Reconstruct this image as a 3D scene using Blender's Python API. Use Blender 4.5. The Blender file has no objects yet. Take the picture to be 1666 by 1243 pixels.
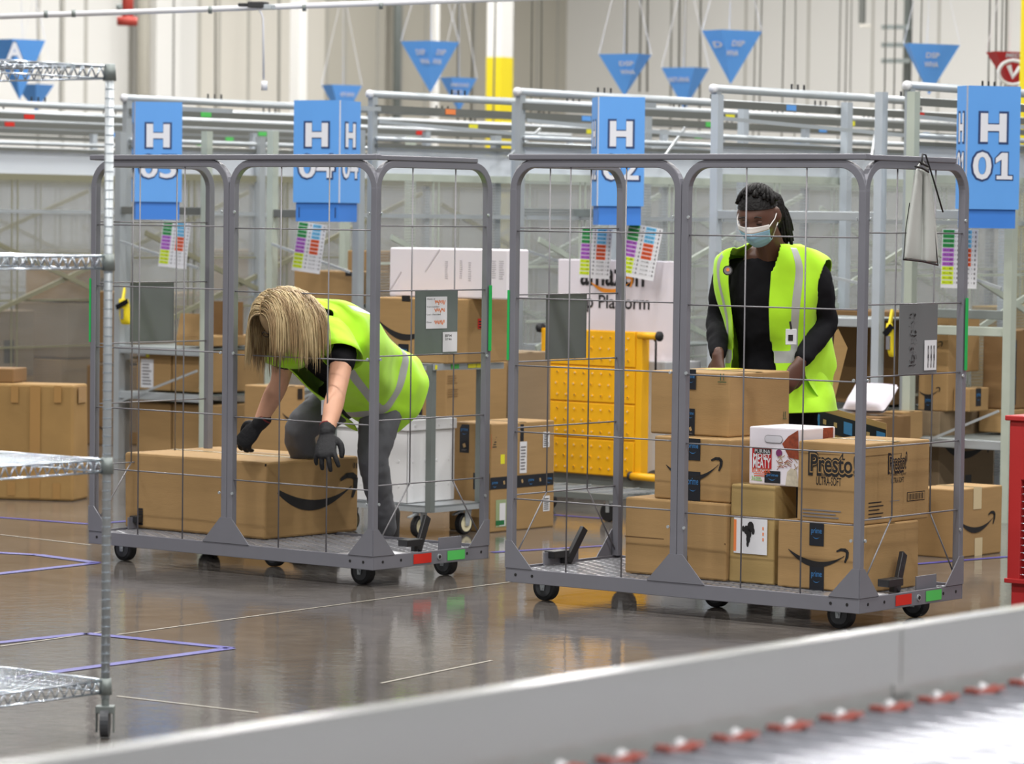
import bpy, math, random
import numpy as np
from mathutils import Vector, Matrix
from math import sin, cos, pi, radians as rad

sc = bpy.context.scene
COL = sc.collection
random.seed(7)

# ------------------------------------------------------------------ camera
FPX = 5753.0          # focal length in pixels of the 1666 px wide frame
PITCH, ROLL, CAMZ = 0.046492, 0.012144, 1.469
_F = Vector((0, cos(PITCH), -sin(PITCH)))
_U = Vector((0, sin(PITCH), cos(PITCH)))
_X = Vector((1, 0, 0))
CX = _X*cos(ROLL) + _U*sin(ROLL)
CU = _X*(-sin(ROLL)) + _U*cos(ROLL)
CO = Vector((0, 0, CAMZ))
cam_d = bpy.data.cameras.new('camera')
cam_d.sensor_width = 36.0
cam_d.sensor_fit = 'HORIZONTAL'
cam_d.lens = 36.0*FPX/1666.0
cam_d.clip_start = 0.1
cam_d.clip_end = 400
cam_d.dof.use_dof = True
cam_d.dof.focus_distance = 13.1
cam_d.dof.aperture_fstop = 5.3
cam = bpy.data.objects.new('camera', cam_d)
COL.objects.link(cam)
M = Matrix.Identity(4)
for i in range(3):
    M[i][0] = CX[i]; M[i][1] = CU[i]; M[i][2] = -_F[i]; M[i][3] = CO[i]
cam.matrix_world = M
sc.camera = cam

# ------------------------------------------------------------------ light and exposure
sc.view_settings.view_transform = 'Standard'
sc.view_settings.look = 'None'
sc.view_settings.gamma = 1.0
sc.view_settings.use_curve_mapping = False
sc.view_settings.exposure = 0.0
sc.cycles.use_denoising = True
sc.cycles.max_bounces = 8
sc.cycles.transparent_max_bounces = 24
w = bpy.data.worlds.new('hall_light'); sc.world = w
w.use_nodes = True
w.node_tree.nodes['Background'].inputs[0].default_value = (0.96, 0.98, 1.0, 1)
w.node_tree.nodes['Background'].inputs[1].default_value = 0.34
LE, LF = 225, 268          # lamp power above the cages and towards the far walls

# ------------------------------------------------------------------ warehouse axes
TH = 0.67
def axes(yaw=TH):
    return Vector((cos(yaw), -sin(yaw), 0)), Vector((sin(yaw), cos(yaw), 0))
A0, B0 = axes()
UP = Vector((0, 0, 1))
def AB(a, b, z=0.0): return A0*a + B0*b + UP*z

def ray(px, py): return (_F + CX*((px-833)/FPX) - CU*((py-621.5)/FPX))
def onz(px, py, z):
    d = ray(px, py); return CO + d*((z-CAMZ)/d.z)
def onpl(px, py, p, n):
    d = ray(px, py); return CO + d*((p-CO).dot(n)/d.dot(n))
def onY(px, py, Y):
    d = ray(px, py); return CO + d*(Y/d.y)
def onb(px, py, b): return onpl(px, py, B0*b, B0)
def ona(px, py, a): return onpl(px, py, A0*a, A0)
def pix(P):
    d = P-CO; k = d.dot(_F)
    return 833+FPX*d.dot(CX)/k, 621.5-FPX*d.dot(CU)/k

# ------------------------------------------------------------------ materials
MATS = {}
def mat(name, col, rough=0.5, metal=0.0, var=0.0, vscale=8.0, bump=0.0, bscale=60.0, spec=0.5,
        stretch=None, alpha=None, sheen=0, emit=None, estr=0, coat=0, var2=0, v2scale=1.5):
    if name in MATS: return MATS[name]
    m = bpy.data.materials.new(name); m.use_nodes = True
    nt = m.node_tree; N = nt.nodes; L = nt.links
    b = N['Principled BSDF']
    c = (col[0], col[1], col[2], 1)
    b.inputs['Base Color'].default_value = c
    b.inputs['Roughness'].default_value = rough
    b.inputs['Metallic'].default_value = metal
    b.inputs['Specular IOR Level'].default_value = spec
    b.inputs['Coat Weight'].default_value = coat
    if sheen: b.inputs['Sheen Weight'].default_value = sheen
    if emit:
        b.inputs['Emission Color'].default_value = (*emit, 1); b.inputs['Emission Strength'].default_value = estr
    if alpha is not None: b.inputs['Alpha'].default_value = alpha
    tc = N.new('ShaderNodeTexCoord')
    src = tc.outputs['Object']
    if stretch:
        mp = N.new('ShaderNodeMapping'); mp.inputs['Scale'].default_value = stretch
        L.new(src, mp.inputs['Vector']); src = mp.outputs['Vector']
    if var:
        nz = N.new('ShaderNodeTexNoise'); nz.inputs['Scale'].default_value = vscale; nz.inputs['Detail'].default_value = 5
        L.new(src, nz.inputs['Vector'])
        mr = N.new('ShaderNodeMapRange'); mr.inputs['From Min'].default_value = .25; mr.inputs['From Max'].default_value = .75
        mr.inputs['To Min'].default_value = 1-var; mr.inputs['To Max'].default_value = 1+var
        L.new(nz.outputs['Fac'], mr.inputs['Value'])
        vm = N.new('ShaderNodeVectorMath'); vm.operation = 'SCALE'
        vm.inputs[0].default_value = col[:3]
        L.new(mr.outputs['Result'], vm.inputs['Scale'])
        out = vm.outputs['Vector']
        if var2:
            n2 = N.new('ShaderNodeTexNoise'); n2.inputs['Scale'].default_value = v2scale; n2.inputs['Detail'].default_value = 3
            L.new(tc.outputs['Object'], n2.inputs['Vector'])
            m2 = N.new('ShaderNodeMapRange'); m2.inputs['From Min'].default_value = .3; m2.inputs['From Max'].default_value = .7
            m2.inputs['To Min'].default_value = 1-var2; m2.inputs['To Max'].default_value = 1+var2
            L.new(n2.outputs['Fac'], m2.inputs['Value'])
            v2 = N.new('ShaderNodeVectorMath'); v2.operation = 'SCALE'
            L.new(out, v2.inputs[0]); L.new(m2.outputs['Result'], v2.inputs['Scale']); out = v2.outputs['Vector']
        L.new(out, b.inputs['Base Color'])
    if bump:
        n3 = N.new('ShaderNodeTexNoise'); n3.inputs['Scale'].default_value = bscale; n3.inputs['Detail'].default_value = 4
        L.new(src, n3.inputs['Vector'])
        bp = N.new('ShaderNodeBump'); bp.inputs['Strength'].default_value = bump; bp.inputs['Distance'].default_value = .01
        L.new(n3.outputs['Fac'], bp.inputs['Height']); L.new(bp.outputs['Normal'], b.inputs['Normal'])
    MATS[name] = m
    return m

def srgb(r, g, b):
    f = lambda v: ((v/255)/12.92 if v/255 <= .04045 else ((v/255+.055)/1.055)**2.4)
    return (f(r), f(g), f(b))

m_card = mat('cardboard', srgb(160, 128, 84), .85, var=.06, vscale=5, bump=.08, bscale=40, var2=.05, stretch=(1, 1, 9))
m_card_pale = mat('cardboard_pale', srgb(164, 138, 88), .85, var=.05, vscale=4, bump=.08, bscale=40, stretch=(1, 1, 9))
m_card_grey = mat('cardboard_greyish', srgb(142, 122, 96), .85, var=.05, vscale=4, bump=.08, bscale=40, stretch=(1, 1, 9))
m_card_dark = mat('cardboard_dark', srgb(126, 96, 60), .85, var=.07, vscale=4, bump=.12, bscale=30, var2=.08)
m_card_wornm = mat('cardboard_worn', srgb(150, 118, 70), .85, var=.08, vscale=6, bump=.25, bscale=12, var2=.1)
m_seam = mat('cardboard_seam', srgb(96, 70, 40), .9)
m_packtape = mat('paper_tape', srgb(160, 122, 70), .35, coat=.3)
m_cleartape = mat('clear_tape', srgb(200, 175, 128), .25, coat=.4)
m_ink = mat('black_ink', (.012, .011, .012), .6)
m_inkgrey = mat('grey_ink', srgb(120, 118, 122), .7)
m_blackfab = mat('black_label', (.012, .014, .02), .35)
m_blueink = mat('pale_blue_ink', srgb(60, 120, 175), .5)
m_tan = mat('tan_ink', srgb(180, 150, 105), .5)
m_white = mat('white_paper', srgb(222, 222, 226), .55)
m_whitebox = mat('white_carton', srgb(226, 220, 228), .5, var=.015)
m_red = mat('red_sticker', srgb(205, 40, 28), .5)
m_yellowst = mat('yellow_sticker', srgb(226, 220, 50), .5)
m_greenst = mat('green_sticker', srgb(84, 190, 92), .5)
m_greentape = mat('green_tape', srgb(35, 175, 85), .45)
m_orange = mat('orange_ink', srgb(230, 130, 70), .6)
m_cage = mat('grey_cage_paint', srgb(122, 122, 130), .42, metal=.15, var=.05, vscale=6, bump=.03, bscale=30)
m_wire = mat('grey_wire', srgb(122, 120, 124), .4, metal=.2)
m_deckm = mat('worn_deck_metal', srgb(190, 190, 196), .3, metal=.6)
m_galv = mat('galvanised_steel', srgb(182, 188, 192), .38, metal=.45, var=.08, vscale=5)
m_galvd = mat('dull_galvanised_steel', srgb(135, 142, 140), .5, metal=.5, var=.08, vscale=5)
m_railD = mat('dark_grey_rail', srgb(106, 108, 104), .5, metal=.1)
m_post = mat('bluish_post', srgb(180, 188, 196), .45, metal=.1, var=.05)
m_postgreen = mat('greenish_steel', srgb(180, 188, 176), .45, metal=.1, var=.05)
m_olive = mat('olive_beam', srgb(136, 134, 112), .5, metal=.2)
m_rubber = mat('black_rubber', (.015, .015, .017), .6)
m_blackpl = mat('black_plastic', (.02, .02, .022), .4)
m_rim = mat('grey_wheel_core', srgb(70, 72, 76), .45)
m_cream = mat('cream_wheel', srgb(226, 218, 184), .4)
m_tote = mat('white_plastic', srgb(222, 222, 224), .35)
m_blue = mat('blue_sign', srgb(96, 160, 232), .5, var=.02)
m_blued = mat('blue_sign_tab', srgb(62, 128, 216), .5)
m_letter = mat('sign_white', srgb(222, 224, 232), .5)
m_outline = mat('sign_outline', srgb(40, 62, 110), .5)
m_chrome = mat('chrome_wire', srgb(205, 215, 225), .22, metal=.95)
m_guard = mat('conveyor_grey', srgb(172, 173, 172), .2, spec=.6, var=.02, vscale=3)
m_roller = mat('roller_steel', srgb(176, 178, 188), .22, metal=.5)
m_redbelt = mat('red_band', srgb(150, 72, 62), .5)
m_redbin = mat('red_plastic', srgb(180, 44, 46), .42)
m_yellow = mat('yellow_paint', srgb(238, 176, 20), .42, var=.03)
m_coly = mat('column_yellow', srgb(226, 206, 30), .5)
m_wallw = mat('wall_white', srgb(226, 225, 221), .7)
m_wallc = mat('wall_cream', srgb(214, 210, 200), .7)
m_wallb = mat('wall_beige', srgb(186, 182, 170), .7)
m_joint = mat('wall_joint', srgb(176, 174, 166), .8)
m_cable = mat('dark_cable', srgb(112, 112, 104), .6)
m_cablel = mat('light_cable', srgb(150, 150, 142), .6)
m_pipe_red = mat('red_pipe', srgb(178, 66, 54), .5)
m_yvest = mat('high_visibility_yellow', srgb(180, 240, 34), .75, var=.05, vscale=14, bump=.3, bscale=9, sheen=.2)
m_strip = mat('reflective_grey', srgb(176, 178, 176), .35, var=.05, vscale=14, bump=.1, bscale=9)
m_black = mat('black_cotton', (.006, .006, .008), .9, spec=.2, bump=.3, bscale=12)
m_greytr = mat('grey_twill', srgb(92, 93, 98), .85, var=.08, vscale=10, bump=.3, bscale=10)
m_skinL = mat('fair_skin', srgb(212, 160, 132), .5, var=.06, vscale=20)
m_skinD = mat('dark_skin', srgb(92, 62, 50), .45, var=.05, vscale=20)
m_blond = mat('blond_hair', srgb(196, 174, 132), .4, var=.15, vscale=30)
m_blondd = mat('blond_hair_roots', srgb(156, 130, 94), .42, var=.15, vscale=30)
m_dread = mat('black_hair', (.008, .007, .007), .6, bump=.5, bscale=90, spec=.25)
m_glove = mat('black_glove', (.012, .012, .014), .65, spec=.3, bump=.3, bscale=60)
m_mask = mat('mask_blue', srgb(150, 196, 224), .7, bump=.1, bscale=20)
m_maskw = mat('mask_white', srgb(228, 226, 224), .7)
m_boot = mat('boot_leather', (.02, .02, .022), .45)
m_bag = mat('pale_tarp', srgb(190, 192, 188), .6, var=.06, vscale=6, bump=.3, bscale=6)
m_lash = mat('dark_brow', (.01, .008, .007), .7)
m_bluet = mat('floor_blue_tape', srgb(54, 50, 136), .45, var=.06, vscale=20)
m_tag = mat('badge_white', srgb(225, 228, 235), .4)

def mat_poly():
    m = bpy.data.materials.new('ribbed_polycarbonate'); m.use_nodes = True
    nt = m.node_tree; N = nt.nodes; L = nt.links
    N.remove(N['Principled BSDF'])
    out = [n for n in N if n.type == 'OUTPUT_MATERIAL'][0]
    tr = N.new('ShaderNodeBsdfTransparent'); tr.inputs[0].default_value = (.93, .94, .95, 1)
    df = N.new('ShaderNodeBsdfDiffuse'); tl = N.new('ShaderNodeBsdfTranslucent')
    df.inputs[0].default_value = (.52, .52, .50, 1); tl.inputs[0].default_value = (.52, .52, .50, 1)
    gl = N.new('ShaderNodeBsdfGlossy'); gl.inputs['Roughness'].default_value = .25; gl.inputs[0].default_value = (.9, .9, .9, 1)
    tc = N.new('ShaderNodeTexCoord'); sp = N.new('ShaderNodeSeparateXYZ')
    L.new(tc.outputs['Object'], sp.inputs[0])
    mu = N.new('ShaderNodeMath'); mu.operation = 'MULTIPLY'; mu.inputs[1].default_value = 2*pi/0.0165
    L.new(sp.outputs['Z'], mu.inputs[0])
    sn = N.new('ShaderNodeMath'); sn.operation = 'SINE'; L.new(mu.outputs[0], sn.inputs[0])
    mr = N.new('ShaderNodeMapRange'); mr.inputs['From Min'].default_value = .2; mr.inputs['From Max'].default_value = 1
    mr.inputs['To Min'].default_value = .15; mr.inputs['To Max'].default_value = .42
    L.new(sn.outputs[0], mr.inputs['Value'])
    a = N.new('ShaderNodeMixShader'); a.inputs[0].default_value = .5
    L.new(df.outputs[0], a.inputs[1]); L.new(tl.outputs[0], a.inputs[2])
    b = N.new('ShaderNodeMixShader'); b.inputs[0].default_value = .12
    L.new(a.outputs[0], b.inputs[1]); L.new(gl.outputs[0], b.inputs[2])
    c = N.new('ShaderNodeMixShader'); L.new(mr.outputs['Result'], c.inputs[0])
    L.new(tr.outputs[0], c.inputs[1]); L.new(b.outputs[0], c.inputs[2])
    L.new(c.outputs[0], out.inputs['Surface'])
    return m
m_poly = mat_poly()

# ------------------------------------------------------------------ mesh building
class MB:
    def __init__(s): s.v = []; s.f = []; s.m = []; s.ms = []
    def mi(s, m):
        if m not in s.ms: s.ms.append(m)
        return s.ms.index(m)
    def add(s, vs, fs, m):
        o = len(s.v); k = s.mi(m)
        s.v += [Vector(v) for v in vs]
        for f in fs: s.f.append([i+o for i in f]); s.m.append(k)
        return s
    def hexa(s, c, m):   # 8 corners: bottom 4 (ccw), top 4
        return s.add(c, [(3, 2, 1, 0), (4, 5, 6, 7), (0, 1, 5, 4), (1, 2, 6, 5), (2, 3, 7, 6), (3, 0, 4, 7)], m)
    def box(s, o, u, v, w, m):   # origin corner and three edge vectors
        o = Vector(o)
        if u.cross(v).dot(w) < 0: u, v = v, u
        return s.hexa([o, o+u, o+u+v, o+v, o+w, o+u+w, o+u+v+w, o+v+w], m)
    def cbox(s, c, u, v, w, m):
        return s.box(Vector(c)-u/2-v/2-w/2, u, v, w, m)
    def bar(s, p, q, m, t=.03, t2=None, up=UP):
        p = Vector(p); q = Vector(q); d = (q-p)
        n = d.cross(up)
        if n.length < 1e-6: n = d.cross(B0)
        n.normalize(); k = n.cross(d).normalized()
        t2 = t2 or t
        return s.box(p-n*t/2-k*t2/2, d, n*t, k*t2, m)
    def tube(s, pts, r, m, n=8, closed=False):
        pts = [Vector(p) for p in pts]; N = len(pts)
        rr = r if isinstance(r, (list, tuple)) else [r]*N
        o = len(s.v); k = s.mi(m)
        t0 = (pts[1]-pts[0]).normalized()
        a = t0.cross(UP)
        if a.length < .1: a = t0.cross(Vector((1, 0, 0)))
        a.normalize()
        for i, p in enumerate(pts):
            t = (pts[min(i+1, N-1)]-pts[max(i-1, 0)]).normalized()
            a = (a-t*a.dot(t)).normalized(); b = t.cross(a)
            for j in range(n):
                an = 2*pi*j/n
                s.v.append(p+(a*cos(an)+b*sin(an))*rr[i])
        for i in range(N-1):
            for j in range(n):
                s.f.append([o+i*n+j, o+i*n+(j+1) % n, o+(i+1)*n+(j+1) % n, o+(i+1)*n+j]); s.m.append(k)
        s.f.append([o+j for j in reversed(range(n))]); s.m.append(k)
        s.f.append([o+(N-1)*n+j for j in range(n)]); s.m.append(k)
        return s
    def cyl(s, p, q, r, m, n=20): return s.tube([p, q], r, m, n)
    def prism(s, poly, h, m):    # planar polygon (3D pts) extruded by vector h
        n = len(poly); o = [Vector(p) for p in poly]
        nrm = Vector((0, 0, 0))
        for i in range(n): nrm += o[i].cross(o[(i+1) % n])
        if nrm.dot(h) < 0: o = o[::-1]
        vs = o+[p+h for p in o]
        fs = [tuple(reversed(range(n))), tuple(range(n, 2*n))]+[(i, (i+1) % n, n+(i+1) % n, n+i) for i in range(n)]
        return s.add(vs, fs, m)
    def ngrid(s, P, m, cu=False):   # P[i][j] grid of points
        o = len(s.v); k = s.mi(m); R = len(P); Cc = len(P[0])
        for r in P: s.v += [Vector(p) for p in r]
        for i in range(R-1):
            for j in range(Cc if cu else Cc-1):
                s.f.append([o+i*Cc+j, o+i*Cc+(j+1) % Cc, o+(i+1)*Cc+(j+1) % Cc, o+(i+1)*Cc+j]); s.m.append(k)
        return s
    def build(s, name, parent=None, smooth=False, bevel=0, solid=0, sub=0):
        me = bpy.data.meshes.new(name)
        mw = Matrix.Identity(4); p = parent
        while p is not None:
            mw = WM.get(p.name, Matrix.Identity(4)) @ mw; p = p.parent
        inv = mw.inverted()
        me.from_pydata([tuple(inv @ v) for v in s.v], [], s.f)
        for m in s.ms: me.materials.append(m)
        me.polygons.foreach_set('material_index', s.m)
        if smooth: me.polygons.foreach_set('use_smooth', [True]*len(s.f))
        me.update()
        o = bpy.data.objects.new(name, me); COL.objects.link(o)
        if parent is not None: o.parent = parent
        if bevel:
            b = o.modifiers.new('bevel', 'BEVEL'); b.width = bevel; b.segments = 2; b.limit_method = 'ANGLE'; b.angle_limit = rad(50)
        if solid:
            b = o.modifiers.new('thick', 'SOLIDIFY'); b.thickness = solid
        if sub:
            b = o.modifiers.new('sub', 'SUBSURF'); b.levels = sub; b.render_levels = sub
        return o

WM = {}
def tag(o, label, cat=None, group=None, kind=None):
    if label: o['label'] = label
    if cat: o['category'] = cat
    if group: o['group'] = group
    if kind: o['kind'] = kind
    return o
def thing(name, label, cat, loc=(0, 0, 0), rz=0.0, group=None, kind=None):
    o = bpy.data.objects.new(name, None); COL.objects.link(o)
    o.empty_display_size = .1
    o.location = loc; o.rotation_euler = (0, 0, rz)
    WM[o.name] = Matrix.Translation(Vector(loc)) @ Matrix.Rotation(rz, 4, 'Z')
    return tag(o, label, cat, group, kind)
def struct(name, mb, label=None, parent=None, **k):
    o = mb.build(name, parent, **k); o['kind'] = 'structure'
    if label: o['label'] = label
    return o
def copy_tree(o, parent=None):
    c = o.copy(); COL.objects.link(c)
    if parent is not None: c.parent = parent
    for ch in list(o.children): copy_tree(ch, c)
    return c

_tx = {}
def text2d(s, bold=0.0):
    """flat letter faces fitted to the unit box"""
    key = (s, bold)
    if key in _tx: return _tx[key]
    cu = bpy.data.curves.new('t', 'FONT'); cu.body = s; cu.offset = bold; cu.resolution_u = 3
    ob = bpy.data.objects.new('t', cu); COL.objects.link(ob)
    me = bpy.data.meshes.new_from_object(ob)
    vs = [(v.co.x, v.co.y) for v in me.vertices]; fs = [tuple(p.vertices) for p in me.polygons]
    bpy.data.objects.remove(ob); bpy.data.curves.remove(cu); bpy.data.meshes.remove(me)
    x0 = min(v[0] for v in vs)+bold; x1 = max(v[0] for v in vs)-bold; y0 = min(v[1] for v in vs)+bold; y1 = max(v[1] for v in vs)-bold
    _tx[key] = ([((x-x0)/(x1-x0), (y-y0)/(y1-y0)) for x, y in vs], fs)
    return _tx[key]

class Face:
    """a plane with origin, right, up; decals are laid a hair in front of it"""
    def __init__(s, o, u, v): s.o = Vector(o); s.u = Vector(u).normalized(); s.v = Vector(v).normalized(); s.n = s.u.cross(s.v)
    def P(s, x, y, e=.0015): return s.o+s.u*x+s.v*y+s.n*e
    def at(s, px, py):
        p = onpl(px, py, s.o, s.n)-s.o; return p.dot(s.u), p.dot(s.v)
    def rect(s, mb, x0, y0, x1, y1, m, e=.0015, rot=0):
        c = ((x0+x1)/2, (y0+y1)/2); q = []
        for x, y in ((x0, y0), (x1, y0), (x1, y1), (x0, y1)):
            dx, dy = x-c[0], y-c[1]
            q.append(s.P(c[0]+dx*cos(rot)-dy*sin(rot), c[1]+dx*sin(rot)+dy*cos(rot), e))
        mb.add(q, [(0, 1, 2, 3)], m)
    def prect(s, mb, px0, py0, px1, py1, m, e=.0015):
        a = s.at(px0, py1); b = s.at(px1, py0); s.rect(mb, a[0], a[1], b[0], b[1], m, e)
    def text(s, mb, t, x0, y0, x1, y1, m, bold=0, e=.002, rot=0):
        vs, fs = text2d(t, bold); q = []
        c = ((x0+x1)/2, (y0+y1)/2)
        for x, y in vs:
            dx = x0+x*(x1-x0)-c[0]; dy = y0+y*(y1-y0)-c[1]
            q.append(s.P(c[0]+dx*cos(rot)-dy*sin(rot), c[1]+dx*sin(rot)+dy*cos(rot), e))
        mb.add(q, fs, m)
    def smile(s, mb, x0, y0, x1, y1, m, e=.002, sag=None, hook=True):
        """curved smile stroke with an arrow head at the right; x0,y0 left tip, x1,y1 right tip"""
        w_ = x1-x0; sag = sag or .2*w_
        top = []; bot = []
        for i in range(25):
            t = i/24; x = x0+w_*t*.96; c = 4*t*(1-t); b = y0+(y1-y0)*t-sag*c
            th = w_*(.012+.085*math.sin(pi*min(1, (t*1.05))**.9)**1.0 * (1-.25*t))
            th = max(th, .008*w_)
            top.append(s.P(x, b+th*.35, e)); bot.append(s.P(x, b-th*.65, e))
        mb.ngrid([bot, top], m)
        if hook:
            ax, ay = x1, y1+.07*w_
            pts = [(ax-.17*w_, ay-.012*w_, .012), (ax-.10*w_, ay+.018*w_, .020), (ax-.03*w_, ay+.016*w_, .024), (ax+.01*w_, ay-.01*w_, .026), (ax+.005*w_, ay-.08*w_, .024), (ax-.03*w_, ay-.16*w_, .012)]
            for i in range(len(pts)-1):
                (xa, ya, ra), (xb, yb, rb) = pts[i], pts[i+1]
                d = Vector((xb-xa, yb-ya)).normalized(); nn = Vector((-d.y, d.x))
                xa -= d.x*.006*w_; ya -= d.y*.006*w_; xb += d.x*.006*w_; yb += d.y*.006*w_
                mb.add([s.P(xa+nn.x*ra*w_, ya+nn.y*ra*w_, e), s.P(xb+nn.x*rb*w_, yb+nn.y*rb*w_, e), s.P(xb-nn.x*rb*w_, yb-nn.y*rb*w_, e), s.P(xa-nn.x*ra*w_, ya-nn.y*ra*w_, e)], [(3, 2, 1, 0)], m)
    def lines(s, mb, x0, y0, x1, y1, n, m, fill=.5, e=.002, rnd=.3):
        h = (y1-y0)/n
        for i in range(n):
            s.rect(mb, x0, y0+i*h, x0+(x1-x0)*(1-random.random()*rnd), y0+i*h+h*fill, m, e)
# ------------------------------------------------------------------ building shell
def floor_mat():
    m = bpy.data.materials.new('polished_concrete'); m.use_nodes = True
    nt = m.node_tree; N = nt.nodes; L = nt.links; b = N['Principled BSDF']
    tc = N.new('ShaderNodeTexCoord')
    def noise(sc_, det=6, rough=.6, stretch=None):
        n = N.new('ShaderNodeTexNoise'); n.inputs['Scale'].default_value = sc_; n.inputs['Detail'].default_value = det; n.inputs['Roughness'].default_value = rough
        if stretch:
            mp = N.new('ShaderNodeMapping'); mp.inputs['Rotation'].default_value = (0, 0, stretch[0]); mp.inputs['Scale'].default_value = stretch[1]
            L.new(tc.outputs['Object'], mp.inputs['Vector']); L.new(mp.outputs['Vector'], n.inputs['Vector'])
        else: L.new(tc.outputs['Object'], n.inputs['Vector'])
        return n.outputs['Fac']
    cr = N.new('ShaderNodeValToRGB'); e = cr.color_ramp.elements
    e[0].position = .3; e[0].color = (*srgb(88, 84, 82), 1); e[1].position = .72; e[1].color = (*srgb(118, 112, 106), 1)
    L.new(noise(.9), cr.inputs['Fac'])
    mx = N.new('ShaderNodeMixRGB'); mx.blend_type = 'MULTIPLY'; mx.inputs[0].default_value = .5
    c2 = N.new('ShaderNodeValToRGB'); e = c2.color_ramp.elements
    e[0].position = .35; e[0].color = (.58, .57, .58, 1); e[1].position = .65; e[1].color = (1.1, 1.08, 1.05, 1)
    L.new(noise(9, 8, .7), c2.inputs['Fac'])
    L.new(cr.outputs[0], mx.inputs[1]); L.new(c2.outputs[0], mx.inputs[2])
    # fine scratches from wheels
    c3 = N.new('ShaderNodeValToRGB'); e = c3.color_ramp.elements
    e[0].position = .58; e[0].color = (0, 0, 0, 1); e[1].position = .72; e[1].color = (1, 1, 1, 1)
    L.new(noise(3.0, 9, .75, (-.67, (1, 14, 1))), c3.inputs['Fac'])
    m2 = N.new('ShaderNodeMixRGB'); m2.inputs[2].default_value = (*srgb(186, 180, 172), 1)
    ml = N.new('ShaderNodeMath'); ml.operation = 'MULTIPLY'; ml.inputs[1].default_value = .5
    L.new(c3.outputs[0], ml.inputs[0]); L.new(ml.outputs[0], m2.inputs[0]); L.new(mx.outputs[0], m2.inputs[1])
    L.new(m2.outputs[0], b.inputs['Base Color'])
    mr = N.new('ShaderNodeMapRange'); mr.inputs['To Min'].default_value = .03; mr.inputs['To Max'].default_value = .12
    L.new(noise(2.2, 7, .65), mr.inputs['Value']); L.new(mr.outputs['Result'], b.inputs['Roughness'])
    bp = N.new('ShaderNodeBump'); bp.inputs['Strength'].default_value = .09; bp.inputs['Distance'].default_value = .01
    L.new(noise(14, 5, .6), bp.inputs['Height']); L.new(bp.outputs['Normal'], b.inputs['Normal'])
    b.inputs['Specular IOR Level'].default_value = .42
    return m
m_floor = floor_mat()
mb = MB(); mb.box(AB(-62, -12, -.3), A0*80, B0*80, UP*.3, m_floor)
floor = struct('floor', mb, 'polished grey brown concrete floor')
m_jointl = mat('joint_filler', srgb(150, 144, 132), .5)
mb = MB()
def strip(mb, p, q, w_, m, z=.0015):
    d = (q-p); n = Vector((-d.y, d.x, 0)).normalized()*w_/2
    up = Vector((0, 0, z))
    vs = [p-n+up, q-n+up, q+n+up, p+n+up]
    if (vs[1]-vs[0]).cross(vs[2]-vs[0]).z < 0: vs = vs[::-1]
    mb.add(vs, [(0, 1, 2, 3)], m)
for px0, py0, px1, py1 in ((190, 1033, 640, 972), (0, 870, 148, 887), (640, 972, 1000, 925), (190, 1133, 420, 1160), (620, 1112, 800, 1075), (0, 1052, 170, 1028)):
    strip(mb, onz(px0, py0, 0), onz(px1, py1, 0), .012, m_jointl)
o = mb.build('joint_line', floor); o['kind'] = 'structure'
CEIL = 9.2
K = Vector((.855, 60, 0)); KA = K.dot(A0); KB = K.dot(B0)
# right hand far wall along A, left hand far wall along -B
mb = MB()
mb.box(K, A0*46, B0*.3, UP*CEIL, m_wallw)
for i in range(1, 38):
    mb.box(K+A0*(i*1.22)-B0*.012+UP*0, A0*.035, B0*.011, UP*CEIL, m_joint)
struct('wall_back_right', mb, 'bright white insulated panel wall behind the racks')
mb = MB()
def lw(px): return ona(px, 100, KA).dot(B0)
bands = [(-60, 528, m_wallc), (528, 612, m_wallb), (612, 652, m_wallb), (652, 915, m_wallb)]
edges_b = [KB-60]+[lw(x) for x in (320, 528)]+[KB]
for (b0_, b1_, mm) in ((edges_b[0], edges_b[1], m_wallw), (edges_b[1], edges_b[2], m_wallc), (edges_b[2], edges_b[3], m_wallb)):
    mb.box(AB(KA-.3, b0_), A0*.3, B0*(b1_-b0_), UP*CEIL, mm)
for px in (60, 100, 137, 210, 284, 322, 354, 402, 452, 530, 560, 612, 652, 690, 745, 770, 832, 872, 905):
    mb.box(AB(KA, lw(px)), A0*.012, B0*.05, UP*CEIL, m_joint)
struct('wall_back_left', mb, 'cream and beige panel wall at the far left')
mb = MB(); mb.box(AB(-62, -12, CEIL), A0*80, B0*80, UP*.2, mat('ceiling_white', srgb(205, 205, 205), .8))
for k in range(16): mb.box(AB(-60+k*5, -12, CEIL-.5), A0*.2, B0*80, UP*.5, m_galvd)
struct('ceiling', mb, 'white metal deck ceiling with steel joists')

# building columns
def column(px, Y, wpx, split=None, label='', m=m_wallw):
    p = onY(px, 354, Y); s = wpx/FPX*Y
    c = Vector((p.x, p.y, 0)); t = thing('building_column', label, 'column', c)
    ux, uy = A0*s*.72, B0*s*.72
    mb = MB(); z0 = 0
    if split:
        mc = MB(); mc.cbox(c+UP*split/2, ux*1.02, uy*1.02, UP*split, m_coly); mc.build('painted_base', t); z0 = split
    mb.cbox(c+UP*(z0+(CEIL-z0)/2), ux, uy, UP*(CEIL-z0), m); mb.build('shaft', t)
    fl = MB(); fl.cbox(c+UP*.02, ux*1.6, uy*1.6, UP*.04, m_galvd); fl.build('base_plate', t)
column(810, 42, 42, 3.36, 'square white building column with a tall yellow painted lower part')
column(483, 45, 27, 1.2, 'plain white building column near the left cream wall')
column(705, 52, 13, 1.0, 'thin white building column beside the hanging blue signs')
column(1678, 24, 46, 4.2, 'yellow painted building column cut by the right edge of the photo', m_coly)
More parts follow.
